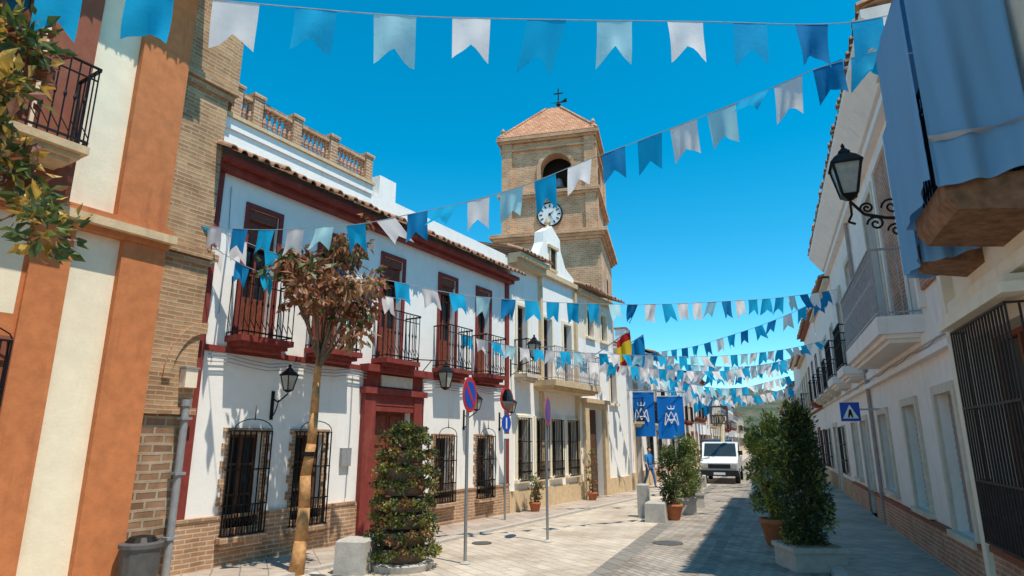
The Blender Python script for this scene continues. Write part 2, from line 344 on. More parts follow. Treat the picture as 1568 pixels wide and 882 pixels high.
# ------------------------------------------------------------------ brick wall strip
g=G('brick_wall',A)
g('lower_stone','rubble').box(-.848,.02,-1,.13,0,2.4)
g('bricks','brick').box(-.846,.03,-1,.16,2.4,9.6)
mm=g('mouldings','brick')
for z,w,t in ((2.38,.05,.1),(4.75,.05,.08),(4.85,.1,.1),(4.96,.05,.05),(7.75,.06,.1),(7.86,.12,.12),(7.99,.06,.06)): mm.box(-.845,.03+w,.161,.16+w,z,z+t)
mm.box(-.845,.2,-1.0,.14,8.05,9.6)
cx,cz,rr=.12,2.9,.5
for k in range(8):
    t0,t1=math.pi*(.5+.5*k/8),math.pi*(.5+.5*(k+1)/8)
    mm.extr([(cx+rr*math.cos(t0),cz+rr*1.5*math.sin(t0)),(cx+(rr+.12)*math.cos(t0),cz+(rr+.12)*1.5*math.sin(t0)),(cx+(rr+.12)*math.cos(t1),cz+(rr+.12)*1.5*math.sin(t1)),(cx+rr*math.cos(t1),cz+rr*1.5*math.sin(t1))],.161,.20)
g.done()
g=G('drainpipe',A); m=g('pipe','greypaint')
m.cyl((-.12,.26,0.0),(-.12,.26,2.55),.055,n=12); m.cyl((-.12,.26,2.5),(-.12,.26,2.6),.07,n=12)
for z in (.6,1.5,2.3): m.box(-.2,-.04,.17,.33,z,z+.04)
g('box','creamw').box(-.22,-.03,.165,.32,2.78,3.06); g('box_lid','greypaint').box(-.24,-.01,.165,.34,3.062,3.09); g.done()

# ------------------------------------------------------------------ white two-storey house
g=G('white_house',A)
up=[(.78,1.4),(2.45,3.1),(4.25,4.9),(6.33,6.98),(8.0,8.6)]
low=[(.86,1.5,.62,2.1),(2.2,2.85,.62,2.1),(6.3,6.9,.68,2.05),(8.05,8.65,.66,2.05)]
ops=[(a,b,3.72,6.05) for a,b in up]+low+[(4.15,5.35,.16,2.7)]
g('walls','white').wall(0.02,9.6,0,.8,7.35,ops,.24)
pl=[(4.15,5.35,.16,.8)]+[(a,b,c,.8) for a,b,c,d in low]
g('plinth','brickp').wall(0.02,9.6,.05,0,.8,pl,.29)
g('plinth','brickp').box(.02,3.75,.0,.07,.78,.83); g('plinth','brickp').box(5.75,9.6,.0,.07,.78,.83)
for i,(a,b) in enumerate(up):
    pane(g,a,b,3.72,6.05,0,'woodr',.2,True); surround(g,'red',a,b,3.72,6.05,0,.09,.035,False)
    balcony(g,a-.22,b+.22,0,.42,3.7,4.72,'red')
    bl=g('roller_blind','woodr'); bl.box(a+.005,b-.005,-.13,-.02,5.85,6.045)
    zb=[5.35,5.7,5.5,5.6,5.4][i]; n=int((5.85-zb)/.045)
    for k in range(n): bl.box(a+.01,b-.01,-.085,-.07,5.85-.045*(k+1)+.006,5.85-.045*k)
for a,b,c,d in low:
    pane(g,a,b,c,d,0,'wood'); 
    sm=g('brick_surround','brickp')
    for k in range(9):
        z0=max(c,.83)+(d-max(c,.83))*k/9; z1=z0+(d-max(c,.83))/9-.004; ww=.14 if k%2 else .08
        sm.box(a-ww,a-.002,.002,.03,z0,z1); sm.box(b+.002,b+ww,.002,.03,z0,z1)
    sm.box(a-.14,b+.14,.002,.03,d+.002,d+.1)
    sm.box(a-.12,b+.12,.051,.19,c-.2,c-.12); sm.box(a-.06,b+.06,.051,.14,c-.3,c-.202)
    grille(g,a-.05,b+.05,c-.1,d+.05,0,.17)
r=g('red_bands','red'); r.box(.2,3.8,.0,.045,3.42,3.52); r.box(5.7,9.42,.0,.045,3.42,3.52); r.box(.02,.2,0,.05,.83,6.52); r.box(9.42,9.6,0,.05,.83,6.52)
p=g('portal','red'); p.box(3.8,4.13,.0,.12,.16,2.95); p.box(5.37,5.7,.0,.12,.16,2.95); p.box(4.13,5.37,.0,.10,2.72,2.95); p.box(3.74,5.76,0,.18,2.952,3.08)
p.box(3.84,5.66,0,.10,3.082,3.40); p.box(3.7,5.8,0,.26,3.402,3.55); p.box(4.13,5.37,-.1,.09,2.6,2.7)
g('sign_panel','pale').box(4.25,5.25,.101,.14,3.12,3.36)
g('step','kerb').box(3.9,5.6,0,.35,.05,.16)
dm=g('door','woodr'); dm.box(4.15,4.74,-.2,-.14,.16,2.6); dm.box(4.76,5.35,-.2,-.14,.16,2.6)
for a in (4.22,4.83):
    for z in (.3,1.1,1.9): dm.box(a,a+.45,-.139,-.115,z,z+.62)
g('eave_fascia','red').box(0.02,9.65,.0,.2,6.52,6.61); g('eave_fascia','red').box(0.02,9.65,0,.38,6.612,6.70)
eave_tiles(g,0,9.68,0,.52,6.73,7.0,.21,.085)
b=g('parapet','white'); b.box(.1,3.75,-.25,.04,7.352,7.55)
b.box(3.751,9.6,-.3,-.06,7.352,7.46); b.box(4.05,4.6,-.6,-.05,7.3,7.95)
g('parapet_coping','tan').box(.08,3.78,-.27,.09,7.552,7.62)
pm=g('brick_piers','brickp'); 
for x in (.28,.72,1.62,2.58,3.62): pm.box(x-.1,x+.1,-.2,.03,7.622,8.2); pm.box(x-.13,x+.13,-.23,.06,8.202,8.27)
g('balustrade_rail','brickp').box(.15,3.7,-.18,.0,8.08,8.17)
bl=g('balusters','brickpink')
for a,b_ in ((.38,.62),(.82,1.52),(1.72,2.48),(2.68,3.52)):
    n=max(1,round((b_-a)/.11))
    for k in range(n+1): bl.lathe((a+(b_-a)*k/n,-.09,7.622),[(.035,0),(.035,.04),(.02,.08),(.045,.2),(.022,.34),(.035,.4),(.035,.46)],6)
g('side_walls','white').box(.03,9.58,-9,-.35,7.2,7.3); g('side_walls','white').face([(9.6,-.01,0),(9.6,-9,0),(9.6,-9,7.35),(9.6,-.01,7.35)])
g('side_walls','white').face([(0.02,-.01,0),(0.02,-9,0),(0.02,-9,7.35),(0.02,-.01,7.35)]); g('side_walls','white').face([(0.02,-9,0),(9.6,-9,0),(9.6,-9,7.35),(0.02,-9,7.35)])
cb=g('cables','rope')
for z0,o2 in ((3.36,.02),(3.3,.03),(3.24,.025)):
    pts=[(.25+9.3*k/24,.06+o2,z0+.035*math.sin(k*1.7)-.02*math.sin(k*.5)) for k in range(25)]; cb.path(pts,.009,5)
cb.path([(.35,.03,6.3),(.4,.05,5.2),(.37,.04,3.6),(.36,.03,3.3)],.008,5); cb.path([(3.5,.03,3.3),(3.52,.03,2.2),(3.5,.03,.9)],.008,5)
g('meter_box','greypaint').box(3.3,3.55,0,.07,1.5,1.85)
g.done()
g=G('television_aerial',A); m=g('mast','iron'); m.cyl((2.1,-2.0,7.3),(2.1,-2.0,9.6),.018); 
for k in range(5): m.cyl((1.8,-2.0,9.0+.12*k),(2.4,-2.0,9.0+.12*k),.01)
g.done()
for s_,z_ in ((1.62,2.85),(7.45,2.75),(9.15,2.75)):
    g=G('wall_lantern',A); wall_lamp(g,s_,0,.4,z_,.42,.2); g.done()
g=G('wall_lantern',A); wall_lamp(g,5.55,0,.85,3.15,.55,.25,'over'); g.done()
g=G('wall_lantern',A); wall_lamp(g,9.75,0,.8,4.3,.62,.26,'under'); g.done()

# ------------------------------------------------------------------ generic row house
def rowhouse(name,T,s0,s1,h,wall='white',plinth='tan',trim='tan',st=2,seed=0,fr='wood',depth=8,rail_='iron',out=.42):
    rnd=random.Random(seed); g=G(name,T); n=max(2,int((s1-s0)/2.3)); w=(s1-s0)/n; ops=[];door=rnd.randrange(n)
    f1=min(3.5,h*.52)
    for k in range(n):
        c=s0+w*(k+.5); hw=.42
        if k==door: ops.append((c-.55,c+.55,.02,2.5,'d'))
        else: ops.append((c-hw,c+hw,.95,2.4,'w'))
        if st>1: ops.append((c-hw,c+hw,f1+.25,min(h-.5,f1+2.4),'b' if rnd.random()<.6 else 'u'))
    g('walls',wall).wall(s0,s1,0,0,h,[q[:4] for q in ops])
    for q in ops:
        a,b,c,d,t=q
        if t=='d':
            g('door','wood').box(a,b,-.2,-.15,c,d); surround(g,trim,a,b,c,d,0,.14,.05,False)
        else:
            pane(g,a,b,c,d,0,fr,.2,t=='b')
            surround(g,trim,a,b,c,d,0,.1,.03,t!='b')
            if t=='w': grille(g,a-.03,b+.03,c-.03,d+.03,0,.14,hood=False)
            if t=='b': balcony(g,a-.25,b+.25,0,.4,f1+.22,f1+1.2,trim,rail_)
    last=s0
    for q in sorted([q for q in ops if q[4]=='d']):
        g('plinth',plinth).box(last,q[0]-.142,0,.045,0,.7); last=q[1]+.142
    g('plinth',plinth).box(last,s1,0,.045,0,.7)
    if rnd.random()<.7: g('band',trim).box(s0,s1,0,.05,f1-.1,f1+.02)
    sw=g('side_walls',wall)
    for x in (s0,s1): sw.face([(x,-.01,0),(x,-depth,0),(x,-depth,h),(x,-depth/2,h+1.3),(x,-.01,h)])
    sw.face([(s0,-depth,0),(s1,-depth,0),(s1,-depth,h),(s0,-depth,h)])
    g('cornice',trim).box(s0,s1,0,.2,h-.12,h); 
    eave_tiles(g,s0,s1,-.1,out,h+.02,h+.16,.24,.095)
    rf=g('roof','tiles'); rf.face([(s0,-.1,h+.2),(s1,-.1,h+.2),(s1,-depth/2,h+1.4),(s0,-depth/2,h+1.4)]); rf.face([(s0,-depth/2,h+1.4),(s1,-depth/2,h+1.4),(s1,-depth,h+.1),(s0,-depth,h+.1)])
    if rnd.random()<.6:
        x=rnd.uniform(s0+1,s1-1); g('chimney',wall).box(x,x+.6,-2.4,-1.8,h+.3,h+1.9); g('chimney','tile').box(x-.06,x+.66,-2.46,-1.74,h+1.9,h+2.0)
    if rnd.random()<.5:
        x=rnd.uniform(s0+1,s1-1); g('aerial','iron').cyl((x,-1.5,h),(x,-1.5,h+2.4),.02); g('aerial','iron').cyl((x-.4,-1.5,h+2.2),(x+.4,-1.5,h+2.2),.012)
    g.done()

# ------------------------------------------------------------------ parish house
g=G('parish_house',A)
gw=[(10.12,10.68,.9,2.6),(11.22,11.78,.9,2.6),(12.22,12.8,.9,2.6),(13.35,13.95,.9,2.6)]
uw=[(10.1,10.7,4.0,6.0),(11.75,12.35,3.85,5.9),(13.2,13.8,3.85,5.9)]
g('walls','white').wall(9.603,14.2,0,0,7.45,gw+uw)
g('gable','white').extr([(11.4,7.45),(14.2,7.45),(14.15,7.7),(13.5,7.95),(13.15,8.5),(13.1,8.9),(12.5,9.25),(11.9,8.9),(11.85,8.5),(11.5,7.95)],-.35,0)
g('walls','white').wall(14.2,19,0,0,5.6,[(14.95,16.3,.0,3.1),(17.2,17.8,3.4,4.9)])
g('walls','creamw').wall(14.2,17.7,0,5.6,7.4,[(15.2,15.75,5.75,6.8),(16.5,17.05,5.75,6.8)])
for q in gw: pane(g,*q,0,'wood'); surround(g,'cream',*q,0,.12,.05); grille(g,q[0]-.03,q[1]+.03,q[2]-.03,q[3]+.03,0,.16,hood=False)
for q in uw+[(17.2,17.8,3.4,4.9),(15.2,15.75,5.75,6.8),(16.5,17.05,5.75,6.8)]: pane(g,*q,0,'wood'); surround(g,'cream',*q,0,.1,.04)
balcony(g,9.95,10.85,0,.4,3.9,4.9,'pale')
balcony(g,11.1,14.5,0,.75,3.8,4.8,'tan','railwhite',.18)
t=g('cornices','tan'); t.box(9.61,11.45,0,.32,7.2,7.35); t.box(9.61,11.45,0,.45,7.352,7.5); t.box(11.46,11.6,0,.1,.63,7.29); t.box(14.05,14.2,0,.1,.63,7.2)
t.box(11.4,14.25,0,.16,7.3,7.46); t.box(12.2,12.8,.001,.06,7.6,7.68); t.box(12.25,12.32,.001,.05,7.68,8.4); t.box(12.68,12.75,.001,.05,7.68,8.4); t.box(12.15,12.85,.001,.09,8.4,8.5)
g('niche','dark').box(12.33,12.67,.001,.02,7.69,8.39); t.lathe((12.5,-.17,9.2),[(.12,0),(.05,.1),(.09,.2),(.02,.45)],8)
eave_tiles(g,9.61,11.45,0,.5,7.52,7.75,.22); eave_tiles(g,14.25,17.75,-.1,.55,7.42,7.65,.22); eave_tiles(g,17.75,19,-.1,.45,5.62,5.8,.22)
t.box(14.26,17.7,0,.2,7.22,7.38); t.box(17.7,19,0,.15,5.45,5.6)
d=g('portal','tan'); d.box(14.6,14.95,0,.12,0,3.3); d.box(16.3,16.65,0,.12,0,3.3); d.box(14.95,16.3,0,.10,3.1,3.3); d.box(14.5,16.75,0,.2,3.302,3.45)
g('door','wood').box(14.95,16.3,-.35,-.25,0,3.1)
pl=g('plinth','tan'); pl.box(9.61,14.59,0,.06,0,.62); pl.box(16.66,19,0,.06,0,.62)
rf=g('roof','tiles'); rf.face([(14.2,-.1,7.66),(17.7,-.1,7.66),(17.7,-4,8.9),(14.2,-4,8.9)]); rf.face([(9.6,0,7.76),(11.5,0,7.76),(11.5,-4,8.9),(9.6,-4,8.9)]); rf.face([(17.7,-.1,5.8),(19,-.1,5.8),(19,-4,7),(17.7,-4,7)])
sw=g('side_walls','white'); sw.face([(19,0,0),(19,-8,0),(19,-8,5.6),(19,-4,7),(19,0,5.6)]); sw.face([(17.7,0,5.6),(17.7,-8,5.6),(17.7,-8,7.6),(17.7,-4,8.9),(17.7,0,7.5)])
sw.box(9.61,17.69,-8,-4.2,0,7.3); sw.box(11.45,11.5,-3,-.36,7.4,8.2)
g.done()

# ------------------------------------------------------------------ bell tower
def TW(p):
    a=math.radians(14); cx,cy=3.17,41.7
    ex=(math.cos(a),-math.sin(a)); ey=(-math.sin(a),-math.cos(a))
    return (cx+ex[0]*p[0]+ey[0]*p[1],cy+ex[1]*p[0]+ey[1]*p[1],p[2])
g=G('bell_tower',TW)
w=g('walls','brickt')
W=3.12; L=3.4
w.box(-L,L,-L-.5,L,0,15.0)
co=g('cornices','brickt')
def ring(h,z0,z1,ex=0): co.box(-h,h,-h-ex,h,z0,z1)
ring(3.52,14.5,14.68,.5); ring(3.68,14.682,14.85,.5); ring(3.86,14.852,15.1,.5); ring(3.5,15.102,15.25,.2)
def face_arch(TT,half,z0,z1,a,b,zs,zb,dep=.8):
    mb=MB(TT); r=(b-a)/2; cx=(a+b)/2
    mb.wall(-half,half,half,z0,z1,[(a,b,zb,zs+r)],0)
    n=12
    for k in range(n):
        t0,t1=math.pi*k/n,math.pi*(k+1)/n; p0=(cx+r*math.cos(t0),zs+r*math.sin(t0)); p1=(cx+r*math.cos(t1),zs+r*math.sin(t1))
        mb.face([(p0[0],half,p0[1]),(p0[0],half,zs+r),(p1[0],half,zs+r),(p1[0],half,p1[1])])
        mb.face([(p0[0],half,p0[1]),(p1[0],half,p1[1]),(p1[0],half-dep,p1[1]),(p0[0],half-dep,p0[1])])
    for x in (a,b): mb.face([(x,half,zb),(x,half-dep,zb),(x,half-dep,zs),(x,half,zs)])
    mb.face([(a,half,zb),(b,half,zb),(b,half-dep,zb),(a,half-dep,zb)])
    return mb
face_arch(TW,W,15.25,21.8,-.5,1.6,19.75,18.2).make('front_wall',M['brickt'],g.e)
TWr=lambda p:TW((p[1],-p[0],p[2]))
face_arch(TWr,W,15.25,21.8,-.95,.95,19.9,18.25).make('side_wall',M['brickt'],g.e)
TWl=lambda p:TW((-p[1],p[0],p[2])); face_arch(TWl,W,15.25,21.8,-.95,.95,19.9,18.25).make('side_wall',M['brickt'],g.e)
TWb=lambda p:TW((-p[0],-p[1],p[2])); face_arch(TWb,W,15.25,21.8,-.95,.95,19.9,18.25).make('back_wall',M['brickt'],g.e)
g('belfry_dark_fill','dark').box(-2.3,2.3,-2.3,1.6,15.3,21.7); g('belfry_floor','brickt').box(-W+.05,W-.05,-W+.05,W-.05,17.9,18.19)  # near-black block painted in for the unlit inside of the belfry
g('bell','metal').lathe((.55,2.1,18.6),[(.5,0),(.42,.15),(.32,.5),(.26,.7),(.1,.82)],14)
for k in range(14):
    t0,t1=math.pi*k/14,math.pi*(k+1)/14; cx=.55
    co.extr([(cx+1.05*math.cos(t0),19.75+1.05*math.sin(t0)),(cx+1.3*math.cos(t0),19.75+1.3*math.sin(t0)),(cx+1.3*math.cos(t1),19.75+1.3*math.sin(t1)),(cx+1.05*math.cos(t1),19.75+1.05*math.sin(t1))],W+.001,W+.1)
co.box(-.75,-.5,W+.001,W+.1,18.2,19.75); co.box(1.6,1.85,W+.001,W+.1,18.2,19.75)
for x in (-W-.05,W-.65): co.box(x,x+.7,W+.002,W+.14,15.25,21.8); 
for y in (-W,W-.7): co.box(W+.002,W+.14,y,y+.7,15.25,21.8)
ring(W+.2,17.7,17.9); ring(W+.32,17.902,18.12); ring(W+.2,19.55,19.7) if False else None
ring(W+.18,21.2,21.38); ring(W+.24,21.8,21.95); ring(W+.4,21.952,22.12); ring(W+.28,22.122,22.25)
rf=g('roof','tileroof_t'); h0,h1=W+.3,.55; zt=25.7
c0=[(-h0,-h0,22.26),(h0,-h0,22.26),(h0,h0,22.26),(-h0,h0,22.26)]; c1=[(-h1,-h1,zt),(h1,-h1,zt),(h1,h1,zt),(-h1,h1,zt)]
for k in range(4): rf.face([c0[k],c0[(k+1)%4],c1[(k+1)%4],c1[k]])
rf.face(c1); rf.box(-.4,.4,-.4,.4,zt+.002,zt+.15)
rd=g('ridges','tileroof_t')
for k in range(4): rd.cyl(c0[k],c1[k],.11,n=6)
for x in (-W,W):
    for y in (-W,W): co.lathe((x,y,22.25),[(.2,0),(.2,.3),(.1,.4),(.17,.6),(.02,.85)],8)
fi=g('weathervane_cross','iron'); fi.cyl((.3,0,zt),(.3,0,zt+1.9),.045); fi.box(-.05,.65,-.03,.03,zt+1.45,zt+1.53); fi.lathe((.3,0,zt+.4),[(.05,0),(.2,.15),(.05,.35)],8)
fi.extr([(-.3,zt+.75),(.5,zt+.8),(.9,zt+1.05),(.95,zt+.7),(.5,zt+.7)],-.02,.02)
ck=g('clock_face','clock'); cx,cz=.1,16.45
n=32; ck.extr([(cx+.78*math.cos(2*math.pi*k/n),cz+.78*math.sin(2*math.pi*k/n)) for k in range(n)],W+.02,W+.1)
rim=g('clock_rim','iron')
for k in range(n):
    t0,t1=2*math.pi*k/n,2*math.pi*(k+1)/n
    rim.extr([(cx+.78*math.cos(t0),cz+.78*math.sin(t0)),(cx+.86*math.cos(t0),cz+.86*math.sin(t0)),(cx+.86*math.cos(t1),cz+.86*math.sin(t1)),(cx+.78*math.cos(t1),cz+.78*math.sin(t1))],W+.02,W+.16)
for k in range(12):
    t=2*math.pi*k/12; ca,sa=math.cos(t),math.sin(t)
    rim.extr([(cx+.5*ca-.04*sa,cz+.5*sa+.04*ca),(cx+.5*ca+.04*sa,cz+.5*sa-.04*ca),(cx+.7*ca+.04*sa,cz+.7*sa-.04*ca),(cx+.7*ca-.04*sa,cz+.7*sa+.04*ca)],W+.101,W+.12)
for t,l,wd in ((math.radians(-62),.58,.035),(math.radians(40),.4,.05)):
    ca,sa=math.cos(t),math.sin(t); rim.extr([(cx-.1*ca-wd*sa,cz-.1*sa+wd*ca),(cx-.1*ca+wd*sa,cz-.1*sa-wd*ca),(cx+l*ca,cz+l*sa)],W+.121,W+.14)
g('window','dark').box(L+.001,L+.02,-.4,.3,11.2,12.6)
g.done()

# ------------------------------------------------------------------ far rows
hs=[(0,5.5,4.9,'white'),(5.5,15,6.3,'white'),(15,24,5.8,'creamw'),(24,34,7.0,'white'),(34,43,6.0,'white'),(43,55,6.8,'creamw'),(55,68,6.1,'white'),(68,84,7.2,'white'),(84,100,6.2,'white'),(100,125,6.8,'creamw')]
for i,(a,b,h,wm) in enumerate(hs): rowhouse('white_terraced_house',C,a+.05,b-.05,h,wm,['tan','brickp','pale'][i%3],['tan','pale','red','brownred'][i%4],2,i+3)
hs=[(9.6,18,7.4,'white_r'),(18,27,7.8,'white_r'),(27,35,7.0,'creamw'),(35,46,8.0,'white_r'),(46,58,6.8,'white_r'),(58,75,7.4,'creamw'),(75,100,6.9,'white_r'),(100,130,7,'white_r')]
for i,(a,b,h,wm) in enumerate(hs): rowhouse('white_terraced_house',R,a+.05,b-.05,h,wm,['brickp','tan'][i%2],['pale','brownred','tan'][i%3],2,i+40)

# ------------------------------------------------------------------ right house with balcony
g=G('balcony_house',R); H_=8.2
low=[(2.0,3.1,.95,2.55),(-.95,.1,.85,2.6),(-3.4,-2.4,.75,2.65),(5.2,6.3,.1,2.5),(7.4,8.4,.95,2.5)]
up=[(.1,1.3,3.9,6.9),(4.2,5.2,3.9,6.6),(7.2,8.2,3.9,6.4)]
g('walls','white_r').wall(-4.1,9.6,0,.7,H_,low+up); g('plinth','brickpink').wall(-4.1,9.6,.05,.12,.7,[(5.2,6.3,.12,.7)],.27)
g('plinth','brownred').box(-4.1,5.15,0,.08,.68,.74); g('plinth','brownred').box(6.35,9.6,0,.08,.68,.74)
for q in low:
    s_=g('shutters','shut'); a,b,c,d=q; s_.box(a,b,-.2,-.14,c,d)
    n=int((d-c)/.1)
    for k in range(n): s_.box(a+.04,b-.04,-.139,-.125,c+k*.1+.02,c+k*.1+.08)
    surround(g,'pale',*q,0,.13,.05)
for q in up: pane(g,*q,0,'wood',.2,True); surround(g,'pale',*q,0,.14,.06,False)
balcony(g,-2.35,2.05,0,.6,3.9,5.0,'white_r','railwhite',.28)
balcony(g,4.0,5.5,0,.5,3.8,4.85,'white_r','iron',.2); balcony(g,6.9,8.5,0,.5,3.8,4.85,'white_r','iron',.2)
g('brick_panel','brickpink').box(-1.9,-.5,.002,.05,4.0,7.0); g('brick_panel','brickpink').box(-3.9,-2.7,.002,.05,4.2,7.0)
bp=g('panel_frame','white_r'); 
for a,b in ((-1.9,-.5),(-3.9,-2.7)): bp.box(a-.15,a,.0,.09,3.95,7.1); bp.box(b,b+.15,.0,.09,3.95,7.1); bp.box(a,b,0,.09,7.0,7.12)
c=g('cornice','white_r'); c.box(-4.1,9.6,0,.06,3.42,3.58); c.box(-4.1,9.6,0,.12,3.2,3.3)
c.box(-4.1,9.6,0,.15,7.45,7.6); c.extrx([(0,7.6),(.2,7.65),(.45,8.0),(.55,8.12),(.55,8.24),(0,8.24)],-4.1,9.7)
eave_tiles(g,-4.1,9.7,-.2,.72,8.28,8.5,.22)
sw=g('side_walls','white_r'); sw.face([(9.6,0,0),(9.6,-8,0),(9.6,-8,H_),(9.6,-4,H_+1.3),(9.6,0,H_)]); sw.face([(-4.1,0,0),(-4.1,-8,0),(-4.1,-8,H_),(-4.1,0,H_)])
g('roof','tiles').face([(-4.1,-.2,8.6),(9.7,-.2,8.6),(9.7,-4,9.8),(-4.1,-4,9.8)])
g('chimney','white_r').box(3.0,3.7,-1.3,-.6,8.6,10.6); g('chimney','tile').box(2.9,3.8,-1.4,-.5,10.6,10.72)
g('cables','rope').path([(-4+13*k/20,.08,3.36+.03*math.sin(k*2)) for k in range(21)],.01,5)
g('gutter_pipe','shut').cyl((3.9,.06,.1),(3.9,.06,7.5),.045,n=8)
g.done()
g=G('draped_balcony_house',R)
gq=[(-6.35,-4.75,1.0,3.15),(-9.5,-8.2,.2,3.0),(-13,-11.6,1,3.1)]; uq=[(-6.95,-6.2,4.2,6.4),(-5.3,-4.6,4.2,6.4),(-10,-9,4.2,6.4)]
g('walls','creamw').wall(-16,-4.1,.0,.75,7.1,gq+uq); g('plinth','brickpink').wall(-16,-4.1,.06,.12,.75,[(-9.5,-8.2,.12,.75)],.2)
g('plinth','brownred').box(-8.1,-4.1,0,.09,.73,.8)
for q in gq+uq: pane(g,*q,0,'brownred'); surround(g,'creamw',*q,0,.16,.07)
grille(g,-6.5,-4.6,.9,3.25,0,.22,'irong',False)
cc=g('cornice','creamw'); cc.box(-6.75,-4.4,.0,.3,3.3,3.4); cc.box(-6.6,-4.5,0,.22,3.402,3.5); cc.box(-16,-4.13,0,.1,3.55,3.7)
cc.box(-4.12,-3.95,0,.12,.12,7.1); cc.box(-16,-3.9,-.4,.45,7.1,7.3)
sw=g('side_walls','creamw'); sw.box(-15.9,-4.2,-8,-.6,.1,7.0)
DR=((-7.28,-6.0,.8,4.22,6.3,3),(-5.5,-4.7,.6,3.98,5.9,8))
for a,b,out,z0,z1,sd in DR:
    g('balcony_soffit','woodl').extrx([(0,3.9),(out-.16,3.98),(out-.08,4.1),(out-.08,4.26),(0,4.26)],a+.05,b-.05)
    rail(g,a+.14,b-.14,0,out-.16,4.26,5.4,'iron')
g.done()
def drapepanel(mb,p0,p1,z0,z1,outv,seed,amp=.014,nx=30,nz=14,hem=.04,per=1.0):
    rnd=random.Random(seed); ph=rnd.random()*6
    def P(i,j):
        u=i/nx; v=j/nz; x=p0[0]+(p1[0]-p0[0])*u; y=p0[1]+(p1[1]-p0[1])*u
        f=math.sin(u*9*per+ph+v*1.2)+.5*math.sin(u*19*per+ph*2-v*2)+.6*math.sin(u*4+v*3+ph); k=amp*(.4+1.3*(1-v))*f*(1 if 0<i<nx else .0)
        z=z0+(z1-z0)*v+hem*(1-v)*math.sin(u*4+ph)
        return (x+outv[0]*(k+.03),y+outv[1]*(k+.03),z)
    for i in range(nx):
        for j in range(nz): mb.face([P(i,j),P(i+1,j),P(i+1,j+1),P(i,j+1)])
for a,b,out,z0,z1,sd in DR:
    g=G('draped_cloth',R); m=g('cloth','drape')
    drapepanel(m,(a-.02,0.05),(a-.02,out),z0,z1,(-1,0),sd,.035); drapepanel(m,(a-.02,out),(b,out),z0,z1,(0,1),sd+1,.02); drapepanel(m,(b,out),(b,.05),z0,z1,(1,0),sd+2)
    m.face([(a-.05,.03,z1+.0),(a-.05,out+.03,z1),(b+.03,out+.03,z1),(b+.03,.03,z1)])
    w_=g('trim','drapew'); drapepanel(w_,(a-.035,.05),(a-.035,out),z0+.42,z0+.44,(-1,0),sd,.035)
    g.done(('cloth','trim'))
g=G('wall_lantern',R); lantern(g,(-2.4,.78,5.95),.88,.42)
m=g('bracket','iron')
m.path([(-2.4,0,5.45),(-2.4,.3,5.5),(-2.4,.6,5.6),(-2.4,.78,5.85)],.026); m.box(-2.44,-2.36,0,.03,5.05,5.95)
m.path([(-2.4,.78,5.85),(-2.4,.78,5.62),(-2.4,.84,5.5),(-2.4,.74,5.45)],.02)
for cy,cz,r0 in ((.2,5.68,.15),(.45,5.42,.13),(.18,5.28,.12),(.55,5.7,.1)):
    m.path([(-2.4,cy+r0*(1-k/22)*math.cos(k*.5),cz+r0*(1-k/22)*math.sin(k*.5)) for k in range(20)],.018)
g.done()
g=G('pedestrian_crossing_sign',R); g('post_bracket','metal').box(2.82,2.86,0,.78,2.66,2.7)
g('plate','signblue').box(2.78,2.8,.42,.82,2.42,2.84); q=g('pictogram','signwhite'); q.extrx([(.46,2.48),(.78,2.48),(.62,2.79)],2.774,2.779); qq=g('figure','dark'); qq.extrx([(.57,2.5),(.6,2.5),(.62,2.57),(.65,2.5),(.68,2.5),(.64,2.68),(.6,2.68)],2.768,2.773)
g.done()

# ------------------------------------------------------------------ hill
mb=MB(ID); nx,ny=60,30
def hz(x,y):
    h=44*math.exp(-((x-150)/300)**2)*min(1,max(0,(y-260)/240))
    return h*(.8+.35*noise.noise(Vector((x*.008,y*.008,1))))+3*noise.noise(Vector((x*.03,y*.03,4)))*min(1,max(0,(y-260)/60))-1
P=[[(-300+i*20,240+j*14) for i in range(nx+1)] for j in range(ny+1)]
for j in range(ny):
    for i in range(nx):
        q=[P[j][i],P[j][i+1],P[j+1][i+1],P[j+1][i]]; mb.face([(x,y,hz(x,y)) for x,y in q])
mb.make('hill',M['hill'],None,True)

# ------------------------------------------------------------------ foliage
def leafmesh(parts,clumps,n,size,mats,shell=.5,droop=0,rnd=random,aspect=.45,parent=None):
    mbs={m:([],[]) for m in mats}
    tot=sum(c[1][0]*c[1][1]*c[1][2] for c in clumps)
    for c,r in clumps:
        k=max(6,int(n*r[0]*r[1]*r[2]/tot)); cm=rnd.choice(mats)
        for _ in range(k):
            d=Vector((rnd.gauss(0,1),rnd.gauss(0,1),rnd.gauss(0,1))).normalized(); rad=(shell+(1-shell)*rnd.random()) if rnd.random()<.8 else rnd.random()
            p=Vector((c[0]+d.x*r[0]*rad,c[1]+d.y*r[1]*rad,c[2]+d.z*r[2]*rad))
            ax=(d+Vector((rnd.uniform(-1,1),rnd.uniform(-1,1),rnd.uniform(-1,1)))*.9+Vector((0,0,-droop))).normalized()
            w=ax.cross(Vector((rnd.uniform(-1,1),rnd.uniform(-1,1),rnd.uniform(-1,1)))).normalized(); nn=ax.cross(w)
            L=size*rnd.uniform(.6,1.35); W_=L*aspect*.5
            m=cm if rnd.random()<.55 else rnd.choice(mats); V,F=mbs[m]; i=len(V)
            V+= [p,p+ax*L*.45+w*W_+nn*L*.06,p+ax*L-nn*L*.12,p+ax*L*.45-w*W_+nn*L*.06,p+ax*L*.5-nn*L*.02]
            F+= [(i,i+1,i+4),(i+1,i+2,i+4),(i+2,i+3,i+4),(i+3,i,i+4)]
    for m,(V,F) in mbs.items():
        me=bpy.data.meshes.new(parts); me.from_pydata([tuple(v) for v in V],[],F); me.materials.append(M[m]); ob=bpy.data.objects.new(parts,me); COL.objects.link(ob); ob.parent=parent
